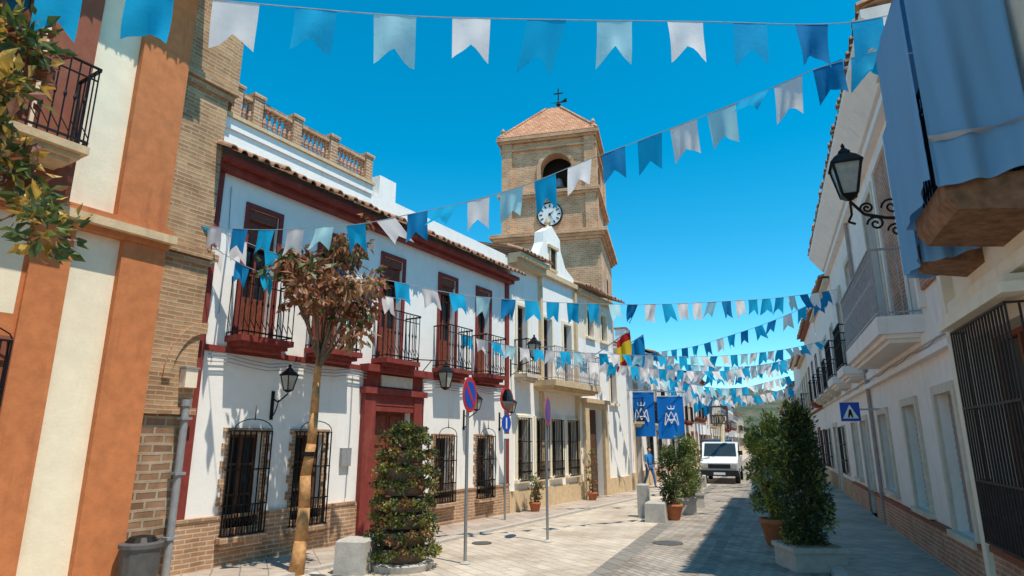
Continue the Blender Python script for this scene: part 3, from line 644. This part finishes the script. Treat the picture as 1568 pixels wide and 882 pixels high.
def tree(name,base,fork,tr,cc,cr,nb,leaves,size,mats,trunk='trunk',seed=1,droop=.6,cl=.2):
    rnd=random.Random(seed); g=G(name); t=g('trunk',trunk); b=Vector(base); f=Vector(fork)
    pts=[b+(f-b)*k/7+Vector((rnd.uniform(-.02,.02),rnd.uniform(-.02,.02),0)) for k in range(8)]; pts[0]=b; pts[-1]=f
    for k in range(7): t.cyl(pts[k],pts[k+1],tr*(1-.5*k/7)*(1.15 if k==0 else 1),tr*(1-.5*(k+1)/7),12)
    br=g('branches','bark'); clumps=[]
    for k in range(nb):
        u=k/nb*6.28+rnd.random(); e=rnd.uniform(-.55,1); rr=math.sqrt(max(0,1-e*e*.8))*rnd.uniform(.55,1)
        tip=Vector((cc[0]+cr[0]*rr*math.cos(u),cc[1]+cr[1]*rr*math.sin(u),cc[2]+cr[2]*e)); mid=(f+tip)/2+Vector((rnd.uniform(-.1,.1),rnd.uniform(-.1,.1),rnd.uniform(.0,.15)))
        st=f+(b-f)*rnd.uniform(0,.1); br.cyl(st,mid,.028,.017,6); br.cyl(mid,tip,.017,.007,5)
        for j in range(3):
            q=mid+(tip-mid)*rnd.random(); tt=q+Vector((rnd.uniform(-1,1)*cr[0],rnd.uniform(-1,1)*cr[1],rnd.uniform(-.7,1)*cr[2]))*.4; br.cyl(q,tt,.01,.004,5); clumps.append((tt,(cl*rnd.uniform(.6,1.2),)*3))
        clumps.append((tip,(cl*rnd.uniform(.7,1.3),)*3))
    g.done(('trunk',)); leafmesh('foliage',clumps,leaves,size,mats,.2,droop,rnd,.5,g.e)
tree('street_tree',(-3.3,10.25,0),(-3.2,10.3,3.4),.105,(-3.15,10.3,4.5),(.95,.9,1.0),16,1900,.17,['lf_brown','lf_red','lf_tan','lf_brown','lf_tan','lf_mid','lf_brown'],'trunk',5,.8,.2)
g=G('tree_tie'); g('band','iron').cyl((-3.26,10.27,1.75),(-3.26,10.27,1.82),.1,n=12); g.done()
tree('leafy_tree',(-6.0,5.5,0),(-5.85,5.5,3.3),.1,(-5.55,5.5,4.8),(1.2,.9,1.35),19,3400,.18,['lf_gold','lf_lt','lf_red','lf_gold','lf_gold','lf_brown','lf_mid'],'bark',11,.1,.28)

def shrub(name,base,h,w,mats,n,size,pot=None,seed=2,cone=False,potw=.3,poth=.35,z0=.3):
    rnd=random.Random(seed); g=G(name); x,y=base
    if pot=='box':
        m=g('planter','concrete'); p=potw; m.prism([(x-p,y-p),(x+p,y-p),(x+p,y+p),(x-p,y+p)],0.001,poth-.071); m.prism([(x-p-.03,y-p-.03),(x+p+.03,y-p-.03),(x+p+.03,y+p+.03),(x-p-.03,y+p+.03)],poth-.07,poth+.002); g('soil','earth').prism([(x-p+.04,y-p+.04),(x+p-.04,y-p+.04),(x+p-.04,y+p-.04),(x-p+.04,y+p-.04)],poth+.003,poth+.02)
    elif pot: g('pot',pot).lathe((x,y,0),[(potw*.6,0.001),(potw*.72,.05),(potw,poth*.8),(potw*1.08,poth*.82),(potw*1.08,poth),(potw*.9,poth),(potw*.88,poth-.05)],18)
    st=g('stems','bark'); cl=[]
    for k in range(6 if not cone else 1):
        a=rnd.random()*6.28; st.cyl((x,y,z0*.8),(x+w*.25*math.cos(a)*(not cone),y+w*.25*math.sin(a)*(not cone),h*.7),.022,.01,6)
    N_=80 if cone else 26
    for k in range(N_):
        v=(k+.5)/N_; z=z0+(h-z0)*v
        prof=(math.sin(math.pi*min(1,.2+v*.78))**.6 if cone else math.sin(math.pi*min(1,.15+v*.8))**.6)
        a=rnd.random()*6.28; r=w/2*prof*rnd.uniform(.3,.8); s_=(.14 if cone else .17)*w*rnd.uniform(.7,1.3)
        cl.append(((x+r*math.cos(a),y+r*math.sin(a),z+rnd.uniform(-.05,.05)),(s_,s_,s_*(1.9 if cone else 1.1))))
    g.done(('pot',)); leafmesh('foliage',cl,n,size,mats,.4,-.4 if cone else -.1,rnd,.35 if cone else .5,g.e)
shrub('cypress_shrub',(4.8,10.75),2.45,.92,['cypress','cypress','lf_dark','lf_mid','lf_dark','lf_yel'],12000,.075,'box',4,True,.4,.36,.34)  # the few yellow leaves paint in the sunlit edge of the cypress
shrub('variegated_shrub',(5.2,13.0),2.4,.95,['lf_yel','lf_mid','lf_lt','lf_yel'],3400,.09,'terracotta',9,False,.28,.5,.5)
shrub('potted_shrub',(4.15,16.9),1.75,.85,['lf_mid','lf_lt','lf_dark'],2400,.08,'terracotta',12,False,.24,.4,.35)
shrub('potted_shrub',(4.8,18.2),2.05,.95,['lf_lt','lf_mid','lf_lt'],2400,.08,'box',13,False,.26,.45,.4)
shrub('potted_shrub',(5.5,20.0),2.0,1.0,['lf_mid','lf_lt','lf_yel'],2200,.08,'box',14,False,.3,.45,.45)
shrub('potted_shrub',(14.6,38.5),2.3,1.3,['lf_mid','lf_lt'],1500,.1,'box',16,False,.35,.5,.5)
shrub('potted_shrub',(17.5,46),2.6,1.5,['lf_mid','lf_dark'],1500,.12,'box',18,False,.35,.5,.5)
for s_,h in ((10.4,1.0),(14.35,1.7)):
    p=A((s_,.42,0)); shrub('potted_shrub',p[:2],h,.42,['lf_mid','lf_lt','lf_brown'],500,.07,'terracotta',int(s_*10),False,.16,.3,.28)
for s_ in (16,24,33,44,58,72):
    p=R((s_,1.1,0)); shrub('street_shrub',p[:2],random.uniform(2.0,2.8),1.1,['lf_mid','lf_dark','lf_lt'],1100,.11,'box',s_,False,.3,.5,.5)
# row of trees where the street ends
g=G('distant_trees'); rnd=random.Random(5); cl=[]
for k in range(12):
    x,y,_=R((165+rnd.uniform(-4,8),-8+k*2.4,0)); hh=rnd.uniform(4.5,7.5); g('trunks','bark').cyl((x,y,0),(x,y,hh*.6),.2,.1)
    for j in range(6): cl.append(((x+rnd.uniform(-1.4,1.4),y+rnd.uniform(-1.4,1.4),hh*rnd.uniform(.45,1)),(1.1,1.1,.9)))
g.done(); leafmesh('foliage',cl,4500,.5,['lf_mid','lf_dark','lf_lt'],.3,0,rnd,.6,g.e)
def tiered(x,y):
    rnd=random.Random(33); g=G('tiered_flower_planter'); cl=[]
    g('base','concrete').lathe((x,y,0),[(.5,.005),(.52,.1),(.46,.12)],20)
    n=8
    for k in range(n):
        z=.13+k*.25; r=.53-.02*k-(.04 if k==n-1 else 0)
        g('tier_pots','bark').lathe((x,y,z),[(r*.68,0),(r*.82,.17),(r*.82,.19),(r*.5,.2),(.1,.25)],18)
        m=int(27*r/.5)
        for j in range(m):
            a=j/m*6.283+rnd.random()*.2; rr=r*rnd.uniform(.8,1.1); s_=rnd.uniform(.075,.105); cl.append(((x+rr*math.cos(a),y+rr*math.sin(a),z+.14+rnd.uniform(-.04,.07)),(s_,s_,s_*.8)))
    for j in range(12): a=rnd.random()*6.28; cl.append(((x+.24*math.cos(a),y+.24*math.sin(a),2.15+rnd.uniform(-.06,.06)),(.12,.12,.1)))
    g.done(); leafmesh('foliage',cl,12000,.055,['lf_mid','lf_dark','lf_lt','lf_mid','lf_yel','lf_brown','lf_dark'],.3,0,rnd,.6,g.e)
tiered(-1.78,10.75)

# ------------------------------------------------------------------ street furniture
def block(name,x,y,w,d,h,ang,taper=.04,mat='concrete'):
    T=frame((x,y),ang,1); g=G(name,T); m=g('block',mat); a,b=w/2,d/2; k=taper
    lo=[(-a,-b),(a,-b),(a,b),(-a,b)]; ch=.03
    rings=[[(px,py,.001) for px,py in lo],[(px*(1-k),py*(1-k),h-ch) for px,py in lo],[(px*(1-k)-ch*(1 if px>0 else -1),py*(1-k)-ch*(1 if py>0 else -1),h) for px,py in lo]]
    for r0,r1 in zip(rings[:-1],rings[1:]):
        for i in range(4): m.face([r0[i],r0[(i+1)%4],r1[(i+1)%4],r1[i]])
    m.face(rings[-1]); g.done()
block('concrete_bollard',-2.45,10.45,.5,.5,.5,10); block('concrete_bollard',3.65,16.6,.5,.5,.48,22); block('concrete_bollard',6.7,24.0,.8,.6,.8,22); block('concrete_bollard',3.55,17.6,.3,.3,.85,22)
block('concrete_bollard',8.3,28.6,.5,.5,.5,22)
g=G('litter_bin',A); m=g('bin','binpaint'); m.lathe((-.78,.72,0),[(.2,.005),(.22,.05),(.25,.62),(.27,.63),(.27,.68),(.2,.7)],16); g('lid','iron').lathe((-.78,.72,.701),[(.2,0),(.15,.06),(.02,.08)],16); g.done()
def disc(mb,c,r,nrm,t,n=28):
    nrm=Vector(nrm).normalized(); u=Vector((0,0,1)); w=nrm.cross(u).normalized(); u=w.cross(nrm); c=Vector(c)
    A_=[c+(w*math.cos(2*math.pi*k/n)+u*math.sin(2*math.pi*k/n))*r for k in range(n)]; B=[p+nrm*t for p in A_]
    for k in range(n): mb.face([A_[k],A_[(k+1)%n],B[(k+1)%n],B[k]])
    mb.face(A_[::-1]); mb.face(B)
def signpost(x,y,h,zc,r,ang,kind='nopark'):
    a=math.radians(ang); nr=Vector((math.sin(a),-math.cos(a),0)); g=G('no_parking_sign' if kind=='nopark' else 'traffic_mirror')
    g('pole','metal').cyl((x,y,0),(x,y,h),.028,n=10); g('base','concrete').lathe((x,y,0),[(.09,.013),(.07,.03),(.035,.05)],12)
    c=Vector((x,y,zc))+nr*.035
    if kind=='nopark':
        disc(g('plate_back','metal'),c,r,nr,.006); disc(g('red_ring','signred'),c+nr*.007,r*.98,nr,.004); disc(g('blue_disc','signblue'),c+nr*.0115,r*.76,nr,.003)
        w=nr.cross(Vector((0,0,1))).normalized(); m=g('slash','signred')
        d=(w+Vector((0,0,1))).normalized(); e=(w-Vector((0,0,1))).normalized()*.035; p=c+nr*.017
        m.face([p-d*r*.8-e,p-d*r*.8+e,p+d*r*.8+e,p+d*r*.8-e])
    else:
        disc(g('rim','signred'),c,r,nr,.03); disc(g('mirror','mirror'),c+nr*.031,r*.88,nr,.01)
        disc(g('direction_disc','signblue'),Vector((x,y,zc-.62))+nr*.035,.22,nr,.008); m=g('arrow','signwhite'); p=Vector((x,y,zc-.62))+nr*.045; w=nr.cross(Vector((0,0,1)))
        m.face([p+Vector((0,0,-.14))-w*.03,p+Vector((0,0,-.14))+w*.03,p+Vector((0,0,.14))+w*.03,p+Vector((0,0,.14))-w*.03])
        p=Vector((x,y,zc-.95))+nr*.035; mm_=g('plate','signwhite'); mm_.face([p-w*.16+Vector((0,0,-.06)),p+w*.16+Vector((0,0,-.06)),p+w*.16+Vector((0,0,.06)),p-w*.16+Vector((0,0,.06))])
    g.done()
signpost(-.78,11.1,3.05,2.78,.31,70); signpost(.72,13.4,2.85,2.6,.31,76)
signpost(-.18,16.6,3.3,3.05,.3,58,'mirror')

# ------------------------------------------------------------------ banners and flags
g=G('religious_banner'); 
for x0,x1,y,z0,z1 in ((4.95,6.12,27.1,2.15,4.0),(6.35,7.5,27.6,2.05,3.85)):
    mb=g('cloth','bannerblue'); nx=14
    for i in range(nx):
        for j in range(6):
            def Q(i,j):
                u=i/nx; v=j/6; return (x0+(x1-x0)*u,y+.05*math.sin(u*9+x0)*(1-v*.7),z0+(z1-z0)*v)
            mb.face([Q(i,j),Q(i+1,j),Q(i+1,j+1),Q(i,j+1)])
    g('poles','metal').cyl((x0-.05,y,z1+.02),(x1+.05,y,z1+.02),.02); m=g('monogram','signwhite'); cx=(x0+x1)/2; cz=(z0+z1)/2-.05; yy=y-.075
    def stroke(a,b,r=.03): m.cyl((cx+a[0],yy,cz+a[1]),(cx+b[0],yy,cz+b[1]),r,n=5)
    for a,b in (((-.3,-.25),(-.22,.25)),((-.22,.25),(0,-.2)),((0,-.2),(.22,.25)),((.22,.25),(.3,-.25)),((-.28,-.28),(0,.3)),((0,.3),(.28,-.28)),((-.15,-.05),(.15,-.05)),((-.12,.42),(.12,.42)),((-.12,.42),(-.16,.55)),((.12,.42),(.16,.55)),((0,.42),(0,.58))): stroke(a,b,.022)
g('wall_pole','metal').cyl((4.7,26.2,4.05),(7.6,27.65,4.05),.022); g.done()
def flagpole(name,p0,p1,cols,w,h):
    g=G(name); g('pole','metal').cyl(p0,p1,.02); p0=Vector(p0);p1=Vector(p1); d=(p1-p0).normalized()
    for k,(cm,f0,f1) in enumerate(cols):
        mb=g('cloth',cm); n=8
        for i in range(n):
            def Q(u,v): b=p1-d*w*u; return (b.x+.05*math.sin(u*9+v*3),b.y+.06*math.sin(u*11+v*2),b.z-h*v-.04*u)
            for v0 in range(4):
                va=f0+(f1-f0)*v0/4; vb=f0+(f1-f0)*(v0+1)/4; mb.face([Q(i/n,va),Q((i+1)/n,va),Q((i+1)/n,vb),Q(i/n,vb)])
    g.done(('cloth',))
p0=A((15.8,0,5.1)); p1=A((16.2,1.3,6.0)); flagpole('national_flag',p0,p1,[('redc',0,.25),('yellow',.25,.75),('redc',.75,1)],.6,1.2)
p0=A((17.0,0,5.1)); p1=A((17.4,1.4,6.0)); flagpole('blue_flag',p0,p1,[('cD',0,1)],.6,1.1)
for s_,c_ in ((8.6,'cB'),(12.5,'cW'),(20,'cB'),(27,'cD')):
    p0=C((s_,0,4.6)); p1=C((s_+.2,1.2,5.4)); flagpole('balcony_flag',p0,p1,[(c_,0,1)],.8,1.1)

def bunting(pts,sp,w,h,cols,seed,w1=None,h1=None,start=None,rag=.25):
    rnd=random.Random(seed); g=G('bunting_string'); P_=[Vector(p) for p in pts]
    sm=[]
    for i in range(len(P_)-1):
        a=P_[max(0,i-1)];b=P_[i];c=P_[i+1];d=P_[min(len(P_)-1,i+2)]
        for k in range(8):
            t=k/8; sm.append(.5*((2*b)+(c-a)*t+(2*a-5*b+4*c-d)*t*t+(3*b-a-3*c+d)*t**3))
    sm.append(P_[-1]); g('cord','rope').path(sm,.007,4)
    L=[0]
    for a,b in zip(sm[:-1],sm[1:]): L.append(L[-1]+(b-a).length)
    def at(l):
        for i in range(len(L)-1):
            if L[i+1]>=l:
                t=(l-L[i])/(L[i+1]-L[i]); return sm[i].lerp(sm[i+1],t),(sm[i+1]-sm[i]).normalized()
        return sm[-1],(sm[-1]-sm[-2]).normalized()
    l=sp*.5 if start is None else start; k=0; T_=L[-1]
    while l<T_-w:
        p,t=at(l); fr=l/T_; ww=(w+(w1-w)*fr if w1 else w)*rnd.uniform(.93,1.05); hh=(h+(h1-h)*fr if h1 else h)*rnd.uniform(.93,1.05)
        m=g('flags',cols[k%len(cols)]) if (rnd.random()>.12 or rag<.1) else g('flags',rnd.choice(cols))
        side=t.cross(Vector((0,0,1))).normalized(); sw=rnd.gauss(0,rag); lean=rnd.gauss(0,rag*.35)
        dn=(Vector((0,0,-1))+side*sw+t*lean); dn.normalize()
        if rnd.random()<.12*rag*4: dn=(dn+side*rnd.choice((-1,1))*.7+t*rnd.uniform(-.6,.6)).normalized()
        tw=rnd.gauss(0,rag*1.2); am=ww*rnd.uniform(.06,.2)*(.5+rag*2); ph=rnd.random()*6; nx,nz=8,6
        nd=rnd.uniform(.30,.40)
        def Q(i,j):
            u=i/nx; v=j/nz; hloc=hh*(1-nd*(1-abs(2*u-1))); y=hloc*v
            off=am*math.sin(u*4.5+ph+v*2.5)*v+am*.6*math.sin(u*9+ph*2)*v
            ca=math.cos(tw*v); sa=math.sin(tw*v); x=(u-.5)*ww*(1-.06*v)
            return p+t*ww*.5+t*(x*ca)+side*(x*sa)+dn*y+side*off
        for i in range(nx):
            for j in range(nz): m.face([Q(i,j),Q(i+1,j),Q(i+1,j+1),Q(i,j+1)])
        l+=sp*rnd.uniform(.93,1.07); k+=1
    g.done(('flags',))
B_,P__,W_,D_='cB','cP','cW','cD'
S1=[(-5.6,5.35,6.75),(-4.9,5.5,6.6),(-2.8,5.8,6.6),(-1.2,6,6.6),(.5,6.2,6.7),(2.3,6.5,6.9),(4.1,6.8,7.1),(5.4,7,7.5)]
bunting(S1,.86,.46,.6,[B_,B_,W_,B_,P__,W_,B_,P__,W_,B_,D_,B_,W_],1,start=.72,rag=.07)
S2=[(-5.72,9.83,5.63),(-5.09,9.67,5.43),(-4.00,9.39,5.26),(-2.98,9.13,5.21),(-2.28,8.96,5.21),(-1.51,8.76,5.29),(-0.71,8.56,5.39),(0.15,8.34,5.56),(1.07,8.10,5.85),(2.14,7.83,6.17),(2.78,7.67,6.37),(3.49,7.49,6.61),(4.06,7.34,6.81),(4.77,7.16,6.99),(5.42,7.00,7.45)]
bunting(S2,.5,.27,.4,[B_,W_,D_,B_,W_,P__],2,.42,.56,rag=.2)
S3=[(-5.42,9.37,5.44),(-4.88,9.69,5.36),(-4.25,10.06,5.16),(-3.78,10.33,5.05),(-3.29,10.62,4.97),(-2.25,11.23,4.89),(-1.08,11.91,4.80),(0.22,12.67,4.84),(1.69,13.53,4.96),(3.38,14.52,5.16),(5.34,15.67,5.48),(7.65,17.02,5.91),(9.98,18.39,6.47)]
bunting(S3,.56,.3,.42,[B_,W_,B_,P__,D_,W_],3,.38,.5,rag=.22)
bunting([(-5.4,9.6,5.5),(-4.7,9.9,4.95),(-3.9,10.2,4.65),(-3.1,10.6,4.6),(-1.9,11.4,4.55)],.42,.24,.36,[B_,W_,D_,B_,W_],13,rag=.35)
S4=[(-1.49,15.76,4.67),(-0.67,16.15,4.53),(0.28,16.61,4.41),(1.38,17.13,4.39),(4.22,18.50,4.45),(6.54,19.62,4.59),(9.20,20.89,4.98),(11.3,22.1,5.5)]
bunting(S4,.42,.3,.4,[B_,W_,B_,P__,W_],4,rag=.3)
bunting([(5.25,27.48,5.63),(6.95,24.23,5.54),(7.75,22.71,5.66),(8.52,21.23,5.83),(9.21,19.91,6.07),(9.99,18.41,6.47)],.6,.36,.5,[D_,B_,D_,W_,B_],5,rag=.15)
bunting([(3.6,24.1,5.36),(6.17,25.0,5.05),(9.70,26.6,5.05),(12.8,28.75,5.6)],.42,.36,.48,[W_,B_,W_,B_,P__],6,rag=.3)
bunting([(1.3,20.4,4.7),(4,21.6,4.5),(8,23.6,4.55),(11.7,25.4,5.3)],.42,.34,.46,[B_,W_,B_,W_,W_],16,rag=.3)
bunting([(3.0,23.0,4.9),(6.5,24.4,4.6),(9.5,26.0,4.7),(12.4,27.4,5.4)],.42,.36,.48,[W_,B_,W_],26,rag=.3)
bunting([(5.1,27.0,4.96),(8.30,28.89,4.5),(11.17,30.91,4.5),(14.7,33.0,5.3)],.44,.4,.52,[B_,W_,B_,W_,P__],7,rag=.3)
bunting([(7.5,32.6,4.9),(11,34.2,4.45),(14,35.6,4.5),(17,37.2,5.2)],.5,.42,.52,[W_,B_,W_],17,rag=.3)
bunting([(10,38.6,4.9),(14,40.5,4.5),(20,43.4,5.4)],.55,.45,.55,[B_,W_,W_],18,rag=.3)

# ------------------------------------------------------------------ vehicles
def truck(name,x,y,ang,paint='carwhite'):
    T=frame((x,y),ang,1); g=G(name,T); w=.84
    g('cab',paint).extr([(-2.3,.5),(-2.32,.95),(-2.2,1.08),(-1.35,1.2),(-.85,1.88),(.15,1.92),(.3,1.2),(.3,.5)],-w,w)
    gl=g('windows','carglass')
    gl.face([(-1.335,-w+.08,1.24),(-1.335,w-.08,1.24),(-.885,w-.12,1.85),(-.885,-w+.12,1.85)])
    for sd in (-1,1): gl.face([(-1.1,sd*(w+.004),1.22),(-.75,sd*(w+.004),1.78),(.05,sd*(w+.004),1.8),(.12,sd*(w+.004),1.22)])
    bd=g('load_bed',paint); bd.box(.34,2.6,-w,w,.7,.8); bd.box(.34,.39,-w,w,.8,1.5); bd.box(.39,2.6,-w,-w+.05,.8,1.2); bd.box(.39,2.6,w-.05,w,.8,1.2); bd.box(2.55,2.6,-w+.05,w-.05,.8,1.2)
    tr=g('trim','rubber'); tr.box(-2.44,-2.322,-w-.01,w+.01,.36,.62); tr.box(-2.335,-2.31,-.5,.5,.7,.9)
    for sd in (-1,1):
        g('headlights','lampglass').box(-2.34,-2.3,min(sd*.54,sd*.78),max(sd*.54,sd*.78),.7,.9)
        tr.box(-1.2,-1.1,min(sd*w,sd*(w+.2)),max(sd*w,sd*(w+.2)),1.3,1.5)
        for sx in (-1.6,1.6):
            tr.cyl((sx,sd*(w-.18),.36),(sx,sd*(w+.02),.36),.36,n=20); g('hubs','metal').cyl((sx,sd*(w+.021),.36),(sx,sd*(w+.03),.36),.18,n=14)
    g('number_plate','signwhite').box(-2.45,-2.441,-.26,.26,.42,.53)
    li_=g('lift_arm','liftorange'); li_.box(1.0,1.4,-.25,.25,.8,1.7); li_.cyl((1.2,0,1.7),(2.4,0,3.0),.12,n=8); li_.cyl((2.4,0,3.0),(.6,0,3.4),.1,n=8); bk=g('basket','binpaint'); bk.box(-.1,.6,-.4,.4,2.8,2.85)
    for xx in (-.1,.6):
        for yy in (-.4,.4): bk.cyl((xx,yy,2.8),(xx,yy,3.7),.03,n=6)
    for z in (3.25,3.7):
        for p,q in (((-.1,-.4),(.6,-.4)),((.6,-.4),(.6,.4)),((.6,.4),(-.1,.4)),((-.1,.4),(-.1,-.4))): bk.cyl((*p,z),(*q,z),.03,n=6)
    g.done()
truck('pickup_truck',10.65,32.6,22.05)
def van(name,x,y,ang,paint):
    T=frame((x,y),ang,1); g=G(name,T); w=.9
    g('body',paint).extr([(-2.2,.35),(-2.25,.9),(-1.9,1.15),(-1.3,2.0),(2.2,2.1),(2.3,.35)],-w,w); gl=g('windows','carglass'); gl.face([(-1.86,-w+.1,1.24),(-1.86,w-.1,1.24),(-1.36,w-.15,1.95),(-1.36,-w+.15,1.95)])
    for sd in (-1,1):
        gl.face([(-1.55,sd*(w+.004),1.25),(-1.15,sd*(w+.004),1.85),(.2,sd*(w+.004),1.88),(.2,sd*(w+.004),1.25)])
        for sx in (-1.5,1.5): g('wheels','rubber').cyl((sx,sd*(w-.18),.33),(sx,sd*(w+.02),.33),.33,n=18)
        g('headlights','lampglass').box(-2.27,-2.2,min(sd*.5,sd*.8),max(sd*.5,sd*.8),.7,.88)
    g('bumper','rubber').box(-2.33,-2.26,-w,w,.3,.55); g.done()
van('parked_van',13.9,43.5,22.05,'carblue'); van('parked_van',17.6,54,22.05,'carwhite')

# ------------------------------------------------------------------ pedestrian
def person(name,x,y,h=1.7,rot=30):
    root=bpy.data.objects.new(name,None); COL.objects.link(root); root.location=(x,y,0); root.rotation_euler=(0,0,math.radians(rot)); root.scale=(h/1.75,)*3
    def skin(nm,V,E,Rr,mat,rt=0):
        me=bpy.data.meshes.new(nm); me.from_pydata(V,E,[]); ob=bpy.data.objects.new(nm,me); COL.objects.link(ob); ob.parent=root; me.materials.append(M[mat])
        sk=ob.modifiers.new('skin','SKIN'); 
        for i,r in enumerate(Rr): me.skin_vertices[0].data[i].radius=(r,r) if not isinstance(r,tuple) else r
        me.skin_vertices[0].data[rt].use_root=True; sk.use_smooth_shade=True; ob.modifiers.new('sub','SUBSURF').levels=2; ob.modifiers['sub'].render_levels=2
    V=[(0,0,.95),(.1,0,.9),(.12,-.14,.5),(.11,-.2,.1),(.11,-.33,.05),(-.1,0,.9),(-.12,.08,.5),(-.11,.28,.14),(-.11,.2,.05)]
    skin('legs',V,[(0,1),(1,2),(2,3),(3,4),(0,5),(5,6),(6,7),(7,8)],[.13,.095,.065,.048,.04,.095,.065,.048,.04],'trouser')
    V=[(0,0,.95),(0,0,1.15),(0,.0,1.38),(0,0,1.47),(.19,0,1.4),(.25,.06,1.12),(-.19,0,1.4),(-.25,-.06,1.12)]
    skin('shirt',V,[(0,1),(1,2),(2,3),(2,4),(4,5),(2,6),(6,7)],[(.15,.11),(.14,.1),(.16,.11),.06,.065,.05,.065,.05],'shirt')
    V=[(0,0,1.45),(0,-.01,1.53),(0,-.02,1.62),(0,-.02,1.7)]; skin('head',V,[(0,1),(1,2),(2,3)],[.05,.055,.095,.075],'skin')
    V=[(0,-.10,1.64),(0,-.135,1.615)]; skin('nose',V,[(0,1)],[.012,.016],'skin')
    V=[(0,.03,1.6),(0,.02,1.7),(0,-.02,1.74)]; skin('hair',V,[(0,1),(1,2)],[.085,.085,.06],'hair')
    for sd,yy in ((1,.06),(-1,-.06)):
        V=[(sd*.25,yy,1.13),(sd*.26,yy-.1,.9),(sd*.26,yy-.13,.82),(sd*.26,yy-.15,.76),(sd*.23,yy-.16,.8)]
        skin('forearm',V,[(0,1),(1,2),(2,3),(2,4)],[.042,.03,.032,.018,.014],'skin')
person('pedestrian',5.95,27.9,1.7)

# ------------------------------------------------------------------ light, sky, camera
az=math.radians(134); el=math.radians(67)
w=bpy.data.worlds.new('World'); S.world=w; w.use_nodes=True; nt=w.node_tree; bg=nt.nodes['Background']
sky=nt.nodes.new('ShaderNodeTexSky'); sky.sky_type='NISHITA'; sky.sun_disc=False; sky.sun_elevation=el; sky.sun_rotation=az; sky.air_density=.9; sky.dust_density=.0; sky.ozone_density=2.5; sky.altitude=400
hs_=nt.nodes.new('ShaderNodeHueSaturation'); hs_.inputs['Saturation'].default_value=1.45; hs_.inputs['Hue'].default_value=.474; hs_.inputs['Value'].default_value=1.42
nt.links.new(sky.outputs[0],hs_.inputs['Color']); nt.links.new(hs_.outputs[0],bg.inputs[0]); bg.inputs[1].default_value=.15
sd=Vector((math.sin(az)*math.cos(el),math.cos(az)*math.cos(el),math.sin(el)))
li=bpy.data.lights.new('sun','SUN'); li.energy=5; li.angle=math.radians(.53); li.color=(1,.93,.82); lo=bpy.data.objects.new('sun',li); COL.objects.link(lo); lo.rotation_euler=sd.to_track_quat('Z','Y').to_euler(); lo.location=(0,0,50)
cd=bpy.data.cameras.new('camera'); cd.lens=950/1568*36; cd.sensor_width=36; cd.clip_end=3000; cam=bpy.data.objects.new('camera',cd); COL.objects.link(cam)
cam.location=(0,0,2.0); cam.rotation_euler=(math.radians(90)+math.atan(233/950),0,0); S.camera=cam
